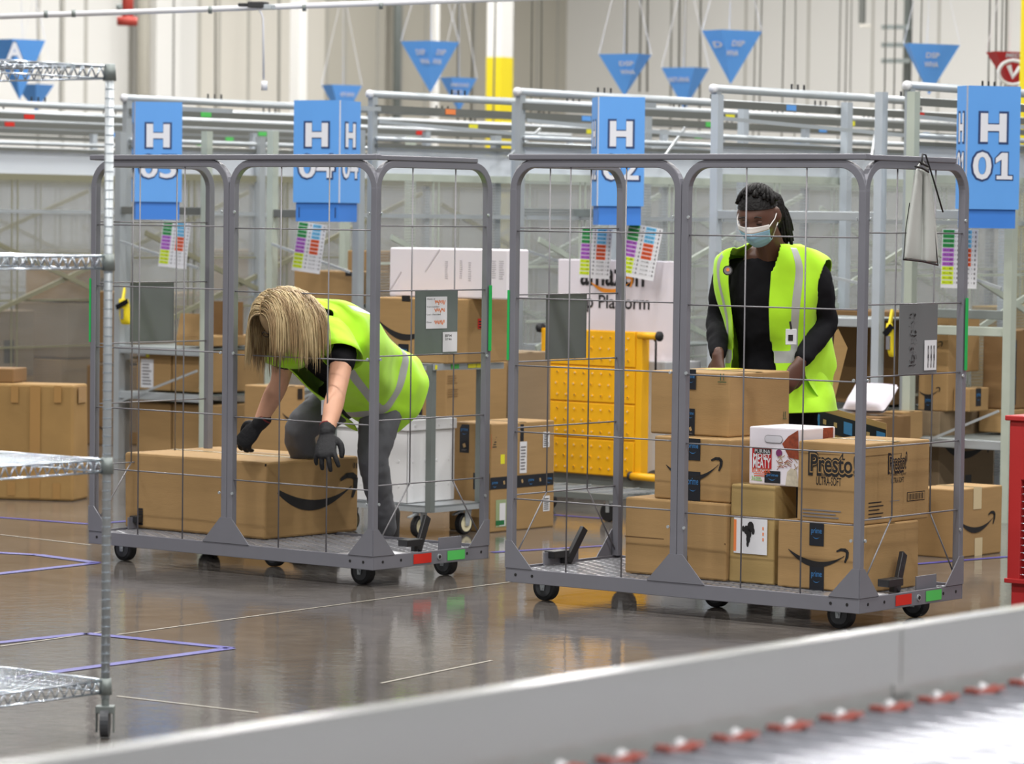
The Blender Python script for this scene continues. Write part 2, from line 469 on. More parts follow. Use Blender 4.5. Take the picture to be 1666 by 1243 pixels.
# pipes on the left wall
t = thing('wall_pipe', 'cream vertical downpipe on the far left wall', 'pipe', ona(233, 300, KA+.3)*1.0)
q = ona(233, 100, KA+.3); MB().cyl(Vector((q.x, q.y, 0)), Vector((q.x, q.y, CEIL-.1)), .09, m_wallb, 12).build('pipe_run', t, smooth=True)
q = ona(262, 100, KA+.35); t = thing('wall_pilaster', 'white boxed pilaster on the far left wall', 'pilaster', Vector((q.x, q.y, 0)))
MB().cbox(Vector((q.x, q.y, CEIL/2)), A0*.3, B0*.5, UP*(CEIL-.02), m_wallw).build('casing', t)
q = ona(646, 100, KA+.25); t = thing('wall_duct', 'dark vertical conduit on the beige wall', 'conduit', Vector((q.x, q.y, 0)))
MB().cyl(Vector((q.x, q.y, 1)), Vector((q.x, q.y, CEIL-.02)), .07, m_galvd, 10).build('conduit_run', t, smooth=True)
# red sprinkler drop
p = onY(208, 0, 34); c = Vector((p.x, p.y, 0))
t = thing('sprinkler_pipe', 'red sprinkler drop pipe with a flange at the top left', 'pipe', Vector((p.x, p.y, onY(205, 40, 34).z)))
a = onY(209, -40, 34); b_ = onY(207, 38, 34)
mb = MB(); mb.cyl(a, b_, .055, m_pipe_red, 14); mb.build('drop_pipe', t, smooth=True)
mb = MB(); mb.cyl(b_+UP*.06, b_-UP*.02, .1, m_pipe_red, 14); mb.cyl(onY(200, 12, 34), onY(190, 13, 34), .04, m_galvd, 10); mb.build('flange', t, smooth=True)
# overhead conduit with camera
p0, p1 = onY(-60, 29, 20), onY(940, -6, 20)
mb = MB(); mb.cyl(p0, p1, .016, m_white, 10)
t = thing('overhead_conduit', 'thin steel conduit crossing the top of the hall', 'conduit', p0)
mb.build('conduit_tube', t, smooth=True)
mb = MB()
for px in (75, 120, 342, 495, 620): mb.cyl(onY(px-3, 25-px*.026, 20), onY(px+3, 25-px*.026, 20), .022, m_galvd, 10)
mb.build('coupling', t, smooth=True)
t = thing('junction_box', 'small black hanging cable box on the overhead conduit', 'device', onY(418, 10, 20))
c = onY(420, 8, 19.93)
mb = MB(); mb.cbox(c, CX*.09, B0*.05, CU*.035, m_blackpl); mb.cbox(c+CX*.06-UP*.012, CX*.05, B0*.04, UP*.03, m_galv); mb.cbox(c-CX*.08, CX*.05, B0*.03, UP*.02, m_blackpl); mb.build('housing', t, bevel=.004)
mb = MB(); mb.tube([c-UP*.02, c-UP*.05+CX*.02, onY(428, 30, 19.93), onY(429, 130, 19.93)], .007, m_white, 6); mb.cyl(onY(430, 132, 19.93), onY(430, 147, 19.93), .018, m_white, 8); mb.build('drop_cord', t, smooth=True)

# hanging suspension cables
cabs = [(101, 0, 165, 40), (286, 0, 150, 40), (355, 20, 170, 38), (457, 0, 165, 40), (748, 0, 170, 36), (770, 18, 180, 36), (805, -10, 200, 36), (868, 0, 155, 30), (884, 0, 155, 30), (1020, 0, 86, 30),
        (1042, 0, 90, 34), (1056, 0, 90, 34), (1093, 0, 160, 34), (1106, 0, 110, 34), (1140, 0, 165, 34), (1228, 0, 165, 30), (1237, 0, 165, 30), (1276, 0, 170, 30), (1297, 0, 175, 30),
        (1366, 0, 175, 32), (1376, 0, 175, 32), (1385, 0, 175, 32), (1440, 0, 160, 28), (1456, 0, 160, 28), (1497, 0, 130, 28), (1610, 0, 140, 26), (1623, 0, 140, 26), (1631, 0, 140, 26), (1638, 0, 140, 26), (690, 60, 60, 30)]
for i, (px, y0, y1, Y) in enumerate(cabs[:-1]):
    b_ = onY(px-(y1)*.02+random.uniform(-1.5, 1.5), y1+60, Y); a = Vector((b_.x+random.uniform(-.02, .02), b_.y, CEIL-.01))
    r = .006+.004*(Y > 33)
    mid = (a+b_)/2+Vector((random.uniform(-.03, .03), 0, 0))
    o = MB().tube([a, mid, b_], r, m_cable if i % 3 else m_cablel, 5).build('hanging_cable', None, smooth=True)
    tag(o, 'thin dark suspension cable hanging from the ceiling above the racks', 'cable', 'suspension cables above the racks')
# wall conduit cluster with brackets
t = thing('wall_conduit_cluster', 'grey conduits on brackets against the white wall', 'conduit', onY(1468, 100, 40))
mb = MB(); mb.cyl(onY(1474, 230, 40), Vector((onY(1474, 230, 40).x, 40, CEIL-.01)), .05, m_galvd, 10); mb.build('conduit_run', t, smooth=True)
mb = MB()
for y in (43, 72, 98): mb.bar(onY(1434, y+1, 39.9), onY(1480, y+1, 39.9), m_galvd, .05)
mb.build('bracket', t)
t = thing('cable_chain', 'grey cable carrier hanging in front of the white wall', 'device', onY(1406, 20, 38))
mb = MB(); mb.cbox(onY(1403, 0, 38), CX*.05, B0*.05, UP*.5, m_railD); mb.cbox(onY(1408, 42, 38), CX*.1, B0*.05, UP*.03, m_wallc); mb.build('carrier', t)

# ------------------------------------------------------------------ high bay lamps
lampmat = mat('lamp_diffuser', (1, 1, 1), .5, emit=(1, .985, .96), estr=9)
def bay(x, y, E=260):
    z = CEIL-1.3
    t = thing('high_bay_lamp', 'long white high bay lamp hung from the ceiling', 'lamp', (x, y, z), -TH, 'high bay lamps')
    c = Vector((x, y, z))
    mb = MB(); mb.cbox(c+UP*.06, A0*1.2, B0*.45, UP*.08, m_galv); mb.build('housing', t)
    mb = MB(); mb.cbox(c+UP*.005, A0*1.1, B0*.38, UP*.02, lampmat); mb.build('diffuser', t)
    mb = MB(); mb.cyl(c+UP*.1, Vector((x, y, CEIL-.01)), .01, m_cable, 6); mb.build('hanger', t)
    ld = bpy.data.lights.new('lamp_light', 'AREA'); ld.shape = 'RECTANGLE'; ld.size = 1.1; ld.size_y = .38; ld.energy = E; ld.color = (1, .985, .96)
    lo = bpy.data.objects.new('lamp_light', ld); COL.objects.link(lo); lo.location = (x, y, z-.02); lo.rotation_euler = (0, 0, -TH)
for j in range(10):
    bb = 2.0+j*5.6; ac = -.85*bb*.9
    for i in range(-2, 3):
        c = AB(ac+i*4.6, bb)
        kk = (c-K)
        if c.dot(B0) > KB-1.5 or c.dot(A0) < KA+1.5: continue
        bay(c.x, c.y, LE if bb < 22 else LF)

# ------------------------------------------------------------------ racks
B1 = 15.2
def aof(px): # a of the pixel column on plane b = B1
    return onb(px, 500, B1-.05).dot(A0)
_a0 = aof(205)-.05
parts_a = [_a0-6.2, _a0-4.65, _a0-3.1, _a0-1.55, _a0, aof(594), aof(843)-.04, aof(1162)-.04, aof(1480)-.05, aof(1480)+1.6]
desc = {0: 'rack partition furthest left, mostly beyond the wire shelf', 1: 'rack partition left of the wire shelf', 2: 'translucent rack partition behind the stacked brown cartons at the left',
        3: 'translucent rack partition with olive cross braces at the far left', 4: 'translucent rack partition beside the H 05 sign', 5: 'translucent rack partition beside the H 04 sign',
        6: 'ribbed translucent rack partition left of the H 02 sign', 7: 'ribbed translucent rack partition behind the person in the mask', 8: 'translucent rack partition left of the H 01 sign', 9: 'rack partition right of the H 01 sign'}
m_film = mat('white_film', srgb(214, 220, 228), .5, alpha=.72)
for ia, a_ in enumerate(parts_a):
    D = 8.4
    t = thing('rack_partition', desc[ia], 'rack', AB(a_, B1), -TH)
    olive = a_ < -14
    bm_ = m_olive if olive else m_postgreen
    for k, b_ in enumerate((0, 2.8, D)):
        mb = MB(); mb.box(AB(a_-.02, B1+b_-.02, 0), A0*.035, B0*.045, UP*(2.14 if k % 2 == 0 else 2.03), m_post if k else m_galv)
        mb.box(AB(a_-.035, B1+b_-.035, 0), A0*.07, B0*.08, UP*.012, m_galvd)
        mb.build('post', t)
    mb = MB(); mb.cyl(AB(a_, B1-.02, 2.155), AB(a_, B1+D, 2.155), .022, m_galv, 12); mb.cyl(AB(a_, B1-.04, 2.155), AB(a_, B1-.02, 2.155), .024, m_white, 12); mb.build('top_tube', t, smooth=True)
    mb = MB(); mb.bar(AB(a_+.02, B1, 2.075), AB(a_+.02, B1+D, 2.075), m_railD, .03, .038); mb.build('upper_rail', t)
    mb = MB(); mb.bar(AB(a_+.03, B1, 1.865), AB(a_+.03, B1+D, 1.865), m_railD, .02, .02); mb.build('middle_rail', t)
    mb = MB(); mb.cyl(AB(a_+.03, B1, 1.905), AB(a_+.03, B1+D, 1.905), .014, m_galv, 8); mb.build('middle_tube', t, smooth=True)
    mb = MB(); mb.bar(AB(a_+.03, B1+.03, 1.69), AB(a_+.03, B1+D, 1.69), bm_, .025, .04); mb.build('sheet_rail', t)
    mb = MB(); mb.box(AB(a_+.01, B1+.03, .15), A0*.006, B0*(D-.05), UP*1.53, m_poly); mb.build('ribbed_sheet', t)
    mb = MB(); mb.box(AB(a_+.01, B1+.03, 1.7), A0*.004, B0*(D-.05), UP*.16, m_film); mb.build('film_strip', t)
    mb = MB()
    for zz in (1.47, 1.2, .9, .6): mb.bar(AB(a_+.035, B1+.03, zz), AB(a_+.035, B1+D, zz), m_galv if zz > 1.4 else bm_, .012, .022 if zz > 1.4 else .012)
    mb.build('sheet_bar', t)
    mb = MB()
    for k in range(9):
        bb = B1+.5+k*.85
        for dd in (0, .05): mb.cyl(AB(a_+.035, bb+dd, .2), AB(a_+.035, bb+dd, 1.68), .005, bm_, 6)
    mb.build('sheet_wire', t)
    for k in range(3):
        mb = MB(); s0 = B1+.1+k*2.8
        if k % 2 == 0: mb.bar(AB(a_+.05, s0, .75), AB(a_+.05, s0+2.6, 1.62), bm_, .012, .03); mb.build('brace', t); mb = MB(); mb.bar(AB(a_+.06, s0, 1.35), AB(a_+.06, s0+2.6, .45), bm_, .012, .03)
        else: mb.bar(AB(a_+.05, s0, 1.55), AB(a_+.05, s0+2.6, .6), bm_, .012, .03)
        mb.build('brace', t)
    # coloured tabs and hangers on the rail
    mb = MB(); random.seed(int(-a_*10))
    for k in range(6):
        bb = B1+.6+k*1.3; mb.box(AB(a_+.036, bb, 2.06), A0*.003, B0*.09, UP*.03, random.choice([m_red, m_yellowst, m_greenst, m_blue, m_orange]))
    mb.build('rail_tab', t)
    mb = MB()
    for k in range(7):
        bb = B1+.7+k*1.1
        for dd in (0, .06, .12): mb.cyl(AB(a_, bb+dd, 2.17), AB(a_, bb+dd, 2.205), .006, m_blackpl, 6)
    mb.build('hook', t)
    # sway wires in the A direction at the top
    mb = MB()
    if a_ > -15 and a_ < -8:
        mb.bar(AB(a_+.03, B1+.02, 2.0), AB(a_+.95, B1+2.6, 1.86), m_galv, .01, .02); mb.build('sway_wire', t); mb = MB(); mb.bar(AB(a_+.03, B1+1.5, 2.0), AB(a_+.9, B1+.1, 1.8), m_galv, .01, .014)
    if mb.v: mb.build('sway_wire', t)

# shelf bays at the front of the racks: two posts, cross beams, decks behind
BAYS = [('rack_bay', 205, 345, [(340, m_railD), (566, m_galv), (640, m_galv)], 2.0, 'narrow steel shelf bay under the H 05 sign holding brown cartons', m_galv, m_postgreen, 1.95),
        ('rack_bay', 452, 592, [(345, m_railD), (499, m_galv)], 2.0, 'narrow steel shelf bay under the H 04 sign', m_postgreen, m_galv, 1.95),
        ('rack_bay', 848, 1008, [(343, m_galvd), (563, m_galv), (578, m_galvd)], 2.0, 'steel shelf bay under the H 02 sign', m_galv, m_post, 2.12, .6),
        ('rack_bay', 1172, 1438, [(347, m_galv), (515, m_galv), (661, m_galv)], 2.0, 'steel shelf bay behind the person in the mask', m_post, m_post, 2.12),
        ('rack_bay', 1490, 1652, [(346, m_galv), (506, m_galvd), (533, m_postgreen), (715, m_galv)], 2.0, 'steel shelf bay under the H 01 sign full of cartons', m_postgreen, m_postgreen, 2.12)]
SHELVES = {}; BAYO = {}
for nm, x0, x1, beams, dpt, lab, mA, mB_, hp, *off in BAYS:
    B1s = B1; B1 = B1+(off[0] if off else 0)
    a0, a1 = aof(x0), aof(x1)
    t = thing(nm, lab, 'rack', AB(a0, B1-.08), -TH); BAYO[x0] = t
    for a_, mm in ((a0, mA), (a1, mB_)):
        mb = MB(); mb.box(AB(a_-.022, B1-.13, 0), A0*.045, B0*.05, UP*hp, mm); mb.build('post', t)
        mb = MB(); mb.box(AB(a_-.022, B1+1.1, 0), A0*.045, B0*.05, UP*hp, mm); mb.build('post', t)
    for y, mm in beams:
        z = onb(x0, y, B1-.1).z
        mb = MB(); mb.box(AB(a0+.02, B1-.12, z-.03), A0*(a1-a0-.04), B0*.03, UP*.045, mm)
        mb.build('shelf_beam', t, bevel=.003)
        SHELVES[(x0, y)] = (z+.015, a0, a1)
    B1_ = B1
    mb = MB(); mb.bar(AB(a0+.03, B1-.14, .34), AB(a1-.03, B1-.14, .55), m_galv, .008, .012); mb.build('brace', t)
    mb = MB(); mb.bar(AB(a0+.03, B1-.14, 1.3), AB(a1-.03, B1-.14, 1.15), m_galv, .008, .014); mb.build('brace', t)
    B1 = B1s
def deck(x0, y, t_label):
    z, a0, a1 = SHELVES[(x0, y)]
    return z
# ------------------------------------------------------------------ cartons
BOXES = []
def bis(f, lo, hi, target):
    s = 1 if f(hi) > f(lo) else -1
    for _ in range(50):
        m = (lo+hi)/2
        if (f(m)-target)*s > 0: hi = m
        else: lo = m
    return (lo+hi)/2
def carton(label, x0, y0, xl, xr, yt, zb=0.0, yaw=TH, m=m_card, group=None, name='cardboard_box', Y=None, b=None, seam='A', tape=m_cleartape,
           La=None, Wb=None, H=None, lid=True, cat='box', jit=.003, bev=.006):
    """x0,y0 near bottom corner in the photo, xl/xr where the left and right faces end, yt top of the near edge"""
    A, B = axes(yaw)
    if b is not None: C = onb(x0, y0, b); C.z = zb if zb is not None else C.z
    elif Y is not None: C = onY(x0, y0, Y); C.z = zb if zb is not None else C.z
    else: C = onz(x0, y0, zb)
    if La is None: La = bis(lambda t: pix(C-A*t)[0], 0, 3, xl)
    if Wb is None: Wb = bis(lambda t: pix(C+B*t)[0], 0, 3, xr)
    if H is None: H = bis(lambda t: pix(C+UP*t)[1], 0, 2, yt)
    cen = C-A*La/2+B*Wb/2
    t = thing(name, label, cat, cen, -yaw, group)
    mb = MB(); r = lambda: random.uniform(-jit, jit)
    o = C-A*La
    base = [o, C, C+B*Wb, o+B*Wb]
    vs = [p+Vector((0, 0, 0)) for p in base]+[p+UP*H+A*r()+B*r() for p in base]
    mb.hexa(vs, m)
    mb.build('carton', t, bevel=bev)
    if lid:
        mb = MB(); z = UP*(H+.0012)
        if seam == 'A': p, q, wd = o+B*Wb/2, C+B*Wb/2, B
        else: p, q, wd = C-A*La/2, C-A*La/2+B*Wb, A
        d = (q-p)
        for w_, mm, e in ((.05, tape, .0), (.004, m_seam, .0012)):
            quad = [p-wd*w_/2+z+UP*e, q-wd*w_/2+z+UP*e, q+wd*w_/2+z+UP*e, p+wd*w_/2+z+UP*e]
            if (quad[1]-quad[0]).cross(quad[2]-quad[0]).z < 0: quad = quad[::-1]
            mb.add(quad, [(0, 1, 2, 3)], mm)
        mb.build('top_tape', t)
    R = dict(t=t, C=C, A=A, B=B, La=La, Wb=Wb, H=H, top=C.z+H, L=Face(o, A, UP), R=Face(C, B, UP), name=label)
    R['T'] = Face(o+UP*H, A, B)
    BOXES.append(R)
    return R
def decal(box, name='printed_mark', label=None):
    mb = MB()
    class X:
        def __enter__(s): return mb
        def __exit__(s, *a):
            o = mb.build(name, box['t'])
            if label: o['label'] = label
    return X()
def primetape(box, face, px0, py0, px1, py1, horiz=False, words=True):
    """black printed tape with pale blue lettering and a small smile"""
    F = box[face]; x0, y0 = F.at(px0, py1); x1, y1 = F.at(px1, py0)
    with decal(box, 'printed_tape', 'black tape with pale blue lettering') as mb:
        F.rect(mb, x0, y0, x1, y1, m_blackfab, .0018)
        w_ = (x1-x0) if not horiz else (y1-y0); L_ = (y1-y0) if not horiz else (x1-x0)
        n = max(1, int(round(L_/(w_*1.25))))
        for i in range(n):
            s0 = L_*i/n; s1 = L_*(i+1)/n; g = (s1-s0)
            if not horiz:
                if i % 2 == 0 or n == 1:
                    F.text(mb, 'prime', x0+w_*.14, y1-s0-g*.52, x0+w_*.86, y1-s0-g*.22, m_blueink, .01, .0026)
                    F.smile(mb, x0+w_*.25, y1-s0-g*.6, x0+w_*.75, y1-s0-g*.6, m_blueink, .0026, hook=False)
                else:
                    c = (x0+x1)/2; F.rect(mb, c-w_*.14, y1-s0-g*.62, c+w_*.14, y1-s0-g*.34, m_tan, .0026, .4); F.lines(mb, c-w_*.28, y1-s0-g*.84, c+w_*.28, y1-s0-g*.74, 2, m_inkgrey, .5, .0026)
            else:
                if i % 2 == 0:
                    F.text(mb, 'prime', x0+s0+g*.2, y0+w_*.38, x0+s0+g*.8, y0+w_*.68, m_blueink, .01, .0026)
                    F.smile(mb, x0+s0+g*.28, y0+w_*.3, x0+s0+g*.72, y0+w_*.3, m_blueink, .0026, hook=False)
                else:
                    F.rect(mb, x0+s0+g*.42, y0+w_*.36, x0+s0+g*.58, y0+w_*.66, m_tan, .0026, .3)
def psmile(box, face, px0, py0, px1, py1, sag=None):
    F = box[face]; a = F.at(px0, py0); b_ = F.at(px1, py1)
    with decal(box, 'printed_smile', 'black curved arrow print') as mb: F.smile(mb, a[0], a[1], b_[0], b_[1], m_ink, .002, sag=sag)
def pdecal(box, face, px0, py0, px1, py1, m, name='sticker', label=None, lines=0, lm=None):
    F = box[face]
    with decal(box, name, label) as mb:
        F.prect(mb, px0, py0, px1, py1, m)
        if lines:
            a = F.at(px0, py1); b_ = F.at(px1, py0); w_ = b_[0]-a[0]; h_ = b_[1]-a[1]
            F.lines(mb, a[0]+w_*.12, a[1]+h_*.1, b_[0]-w_*.12, b_[1]-h_*.1, lines, lm or m_ink, .5, .0022)

# ------------------------------------------------------------------ rolling cages
HC, ZT, ZB = 1.64, 1.710, 0.070
LC, WC = 1.602, 0.7196
ZW = [1.418, 1.161, .903, .649, .391]
DECK = .116
def cage(C, yaw, label, sheet_left, tag_right):
    A, B = axes(yaw); C = Vector((C[0], C[1], 0))
    t = thing('rolling_cage', label, 'cart', C-A*LC/2+B*WC/2, -yaw)
    T = .030
    def P(la, wb, z): return C-A*la+B*wb+UP*z      # la: towards the left end, wb: towards the back
    def uframe(p0, p1, inward, z0=ZB+.055, z1=ZT-.02):
        """upside down U of square tube with rounded corners, from p0 to p1"""
        d = (p1-p0); Ln = d.length; d.normalize(); R_ = .10; h = T/2
        pts = []
        x0, x1 = h, Ln-h
        pts.append((x0, z0)); pts.append((x0, z1-h-R_))
        for k in range(1, 9): an = pi-k*pi/16; pts.append((x0+R_+R_*cos(an), z1-h-R_+R_*sin(an)))
        for k in range(0, 9): an = pi/2-k*pi/16; pts.append((x1-R_+R_*cos(an), z1-h-R_+R_*sin(an)))
        pts.append((x1, z0))
        P3 = [p0+d*x+UP*z for x, z in pts]
        rows = []
        for i in range(len(P3)):
            a = P3[max(0, i-1)]; b_ = P3[min(len(P3)-1, i+1)]; tt = (b_-a).normalized()
            n = inward.cross(tt).normalized()
            rows.append([P3[i]-n*h+inward*.001, P3[i]+n*h+inward*.001, P3[i]+n*h+inward*T, P3[i]-n*h+inward*T])
        mb = MB(); mb.ngrid(rows, m_cage, True); mb.add(rows[0], [(0, 1, 2, 3)], m_cage); mb.add(rows[-1], [(3, 2, 1, 0)], m_cage)
        return mb
    # near long side: two frames; right end and left end: one frame each
    for p0, p1, inn in ((P(LC, 0, 0), P(LC/2+.001, 0, 0), B), (P(LC/2-.001, 0, 0), P(0, 0, 0), B), (P(0, .0005, 0), P(0, WC, 0), -A), (P(LC, .0005, 0), P(LC, WC, 0), A)):
        uframe(p0, p1, inn).build('side_frame', t, bevel=.003)
    mb = MB(); mb.bar(P(LC+.004, .012, ZT-.01), P(-.002, .012, ZT-.01), m_cage, .036, .022); mb.build('top_rail', t, bevel=.004)
    # short end top rails with a rounded far corner
    for la in (0, LC):
        mb = MB(); mb.bar(P(la+(.012 if la == 0 else -.012), .02, ZT-.012), P(la+(.012 if la == 0 else -.012), WC-.10, ZT-.012), m_cage, .03, .02); mb.build('end_top_rail', t, bevel=.004)
    # gussets
    def gus(la0, la1, wb0, wb1, dirn, thick):
        mb = MB(); p = P(la0, wb0, ZB+.055); q = P(la1, wb1, ZB+.055); a = (q-p).normalized(); Ln = (q-p).length
        mb.prism([p, q, p+a*T+UP*.105, p+UP*.105], thick, m_cage); return mb.build('gusset', t)
    g = .13
    gus(0, g, -.003, -.003, None, B*.004); gus(LC, LC-g, -.003, -.003, None, B*.004)
    gus(LC/2, LC/2-g, -.003, -.003, None, B*.004); gus(LC/2, LC/2+g, -.003, -.003, None, B*.004)
    for la, s in ((-.003, -1), (LC+.003, 1)):
        gus(la, la, 0, g, None, A*.004*s*1.0); gus(la, la, WC, WC-g, None, A*.004*s*1.0)
    # base frame
    mb = MB(); th = .006
    mb.box(P(LC, 0, ZB), A*LC, B*th, UP*.055, m_cage); mb.box(P(LC, WC-th, ZB), A*LC, B*th, UP*.055, m_cage)
    mb.box(P(0, th, ZB)-A*th, A*th, B*(WC-2*th), UP*.055, m_cage); mb.box(P(LC, th, ZB), A*th, B*(WC-2*th), UP*.055, m_cage)
    mb.box(P(LC-th, th, DECK-.008), A*(LC-2*th), B*.03, UP*.004, m_cage); mb.box(P(LC-th, WC-.036, DECK-.008), A*(LC-2*th), B*.03, UP*.004, m_cage)
    base = mb.build('base_frame', t, bevel=.002)
    mb = MB()
    for la in (.05, .12, LC-.05, LC-.13): mb.cyl(P(la, -.0012, .1), P(la, .001, .1), .006, m_ink, 10)
    for wb in (.06, .17, .58, .67): mb.cyl(P(-.0012, wb, .1), P(.001, wb, .1), .006, m_ink, 10)
    mb.build('bolt_hole', base)
    mb = MB(); F = Face(P(0, 0, 0), B, UP)
    F.rect(mb, .245, .079, .355, .118, m_red, .002); o = mb.build('red_marker', base); o['label'] = 'red rectangular marker plate'
    mb = MB(); F.rect(mb, .455, .079, .565, .118, m_greenst, .002); o = mb.build('green_marker', base); o['label'] = 'green rectangular marker plate'
    mb = MB(); mb.cyl(F.P(.405, .098, .0), F.P(.405, .098, .004), .012, m_galv, 14); mb.cyl(F.P(.405, .098, .004), F.P(.405, .098, .006), .007, m_ink, 10); mb.build('latch_bolt', base, smooth=False)
    # expanded metal deck
    mb = MB(); s = .088; W0, W1 = .038, WC-.038; n = int((LC+.7)/s)
    for sg in (1, -1):
        for k in range(-14, n+14):
            # line la = k*s + sg*2.0*(wb)
            y0_, y1_ = W0, W1
            f = lambda y: k*s*1.0+sg*1.6*(y-W0)
            g_ = lambda x: W0+(x-k*s)/(sg*1.6)
            lo, hi = sorted((f(y0_), f(y1_)))
            lo = max(lo, .03); hi = min(hi, LC-.03)
            if hi-lo < .01: continue
            mb.bar(P(lo, g_(lo), DECK), P(hi, g_(hi), DECK), m_deckm, .010, .005)
    mb.build('mesh_deck', t)
    mb = MB(); mb.box(P(.035, .036, DECK-.003), -A*.20, B*(.25), UP*.006, m_deckm)
    mb.box(P(.032, .06, DECK+.0035), -A*.1, B*.19, UP*.003, m_white); mb.build('end_plate', t)
    mb = MB(); mb.box(P(.03, .44, DECK+.004), -A*.006, B*.14, UP*.05, m_cage); mb.build('pedal_guard', t)
    mb = MB(); mb.box(P(LC-.03, .2, DECK+.004), A*.006, B*.22, UP*.05, m_cage); mb.build('pedal_guard', t)
    # clear plastic film scraps at the far corner
    # wires
    wires = MB(); r = .0032; i_ = .012
    for z in ZW:
        wires.cyl(P(LC-.02, i_, z), P(LC/2+.02, i_, z), r, m_wire, 6); wires.cyl(P(LC/2-.02, i_, z-.006), P(.02, i_, z-.006), r, m_wire, 6)
        wires.cyl(P(i_, .02, z+.012), P(i_, WC-.02, z+.012), r, m_wire, 6); wires.cyl(P(LC-i_, .02, z+.012), P(LC-i_, WC-.02, z+.012), r, m_wire, 6)
    for la in (LC-.285, LC-.545, LC/2-.285, LC/2-.545): wires.cyl(P(la, i_-.004, ZB+.05), P(la, i_-.004, ZT-.03), r, m_wire, 6)
    for la, w0, w1 in ((i_+.003, .235, .50), (LC-i_-.003, .235, .50)):
        for wb, wc in ((w0, .03), (w1, WC-.03)):
            wires.cyl(P(la, wb, ZW[4]+.012), P(la, wb, ZT-.05), r, m_wire, 6)
            wires.cyl(P(la, wb, ZW[4]+.012), P(la, wc, .15), r, m_wire, 6)
    wires.build('wire_mesh', t, smooth=True)
    mb = MB()
    for la0, la1 in ((LC-.28, LC-.55), (LC/2-.28, LC/2-.55)): mb.bar(P(la0, i_, ZT-.036), P(la1, i_, ZT-.036), m_cage, .008, .01)
    for la in (i_, LC-i_): mb.bar(P(la, .2, ZT-.042), P(la, .53, ZT-.042), m_cage, .008, .008)
    mb.build('mesh_clip', t)
    mb = MB()
    for z in (ZW[0]+.06, ZW[2], .33):
        for la in (.036, LC/2-.036, LC/2+.036): mb.cyl(P(la, -.001, z), P(la, -.006, z), .006, m_galv, 8)
        for wb in (.03, WC-.03): mb.cyl(P(-.001, wb, z), P(-.006, wb, z), .006, m_galv, 8)
    mb.build('rivet', t)
    # sheet metal plates on the ends
    F = Face(P(-.004, 0, 0), B, UP)
    mb = MB(); mb.box(P(-.001, .237, ZW[2]+.016), A*.003, B*.262, UP*(ZW[1]-ZW[2]-.006), sheet_left[0])
    pl = mb.build('sheet_plate', t)
    Fp = Face(P(-.004, 0, 0), B, UP)
    tag_right(pl, Fp)
    mb = MB(); mb.box(P(LC+.001, .237, ZW[2]+.016), A*.003, B*.262, UP*(ZW[1]-ZW[2]-.006), sheet_left[1]); mb.build('sheet_plate', t)
    # green tape on the outer posts
    mb = MB(); mb.box(P(-.0045, WC-.024, ZW[2]+.02), A*.002, B*.018, UP*.268, m_greentape); mb.build('tape_strip', t)['label'] = 'bright green tape on the end post'
    mb = MB(); mb.box(P(LC+.006, .002, ZW[2]+.02), -A*.002, B*.018, UP*.268, m_greentape); mb.box(P(LC+.004, -.002, ZW[2]+.02), A*.010, B*.0015, UP*.268, m_greentape); mb.build('tape_strip', t)['label'] = 'bright green tape on the end post'
    # brake pedals
    for la, s in ((.05, 1), (LC-.05, -1)):
        mb = MB(); p = P(la, .31, DECK+.01)
        mb.bar(p+B*.02, p+B*.10-A*.02*s+UP*.13, m_blackpl, .035, .018, up=A); mb.cbox(p-B*.035+UP*.035+A*.01*s, A*.05, B*.10, UP*.028, m_blackpl); mb.bar(p-UP*.004, p+UP*.05, m_blackpl, .022)
        mb.build('brake_pedal', t, bevel=.003)
    # wheels
    for la, wb in ((.13, .09), (LC-.13, .09), (.13, WC-.12), (LC-.13, WC-.12), (LC/2+.06, WC/2)):
        c = P(la, wb, .052); R_ = .0515
        cs = MB()
        cs.box(c-A*.03-B*.024+UP*.046, A*.06, B*.004, UP*.012, m_galv)
        cs.prism([c-A*.018-B*.026+UP*.055, c+A*.018-B*.026+UP*.055, c+A*.008-B*.026-UP*.012, c-A*.008-B*.026-UP*.012], B*.003, m_galv)
        cs.prism([c-A*.018+B*.023+UP*.055, c+A*.018+B*.023+UP*.055, c+A*.008+B*.023-UP*.012, c-A*.008+B*.023-UP*.012], B*.003, m_galv)
        cs.cyl(c-B*.03, c+B*.03, .006, m_galv, 8)
        fk = cs.build('caster_fork', t)
        ww = MB(); ww.tube([c-B*.019, c-B*.016, c+B*.016, c+B*.019], [R_-.004, R_, R_, R_-.004], m_rubber, 28); ww.cyl(c-B*.0205, c+B*.0205, .036, m_rim, 20); ww.build('wheel', fk, smooth=False)
    return dict(t=t, P=P, A=A, B=B, F=F)
m_shR = mat('sheet_grey', srgb(120, 122, 124), .55, metal=.3)
m_shL = mat('sheet_steel', srgb(128, 136, 134), .28, metal=.55, var=.12, vscale=5)
m_shD = mat('sheet_dark', srgb(112, 116, 118), .45, metal=.4, var=.06, vscale=4)
def tagR(pl, F):
    mb = MB(); random.seed(3)
    y = 1.15
    for k in range(13):
        w_ = random.uniform(.02, .05); x = .30+random.uniform(-.008, .012); y -= .0155
        for j in range(3):
            F.rect(mb, x+j*.014, y+random.uniform(-.006, .006), x+j*.014+w_*.4, y+.0035, m_ink, .0032, random.uniform(-1.3, 1.3))
    mb.build('scribble', pl)['label'] = 'black marker scribbles'
    mb = MB(); F.rect(mb, .405, .93, .49, 1.04, m_white, .003)
    for k in range(3): F.text(mb, 'BFI4', .468-k*.02, .94, .478-k*.02, 1.02, m_ink, .01, .0036)
    mb.build('sticker', pl)['label'] = 'small white label'
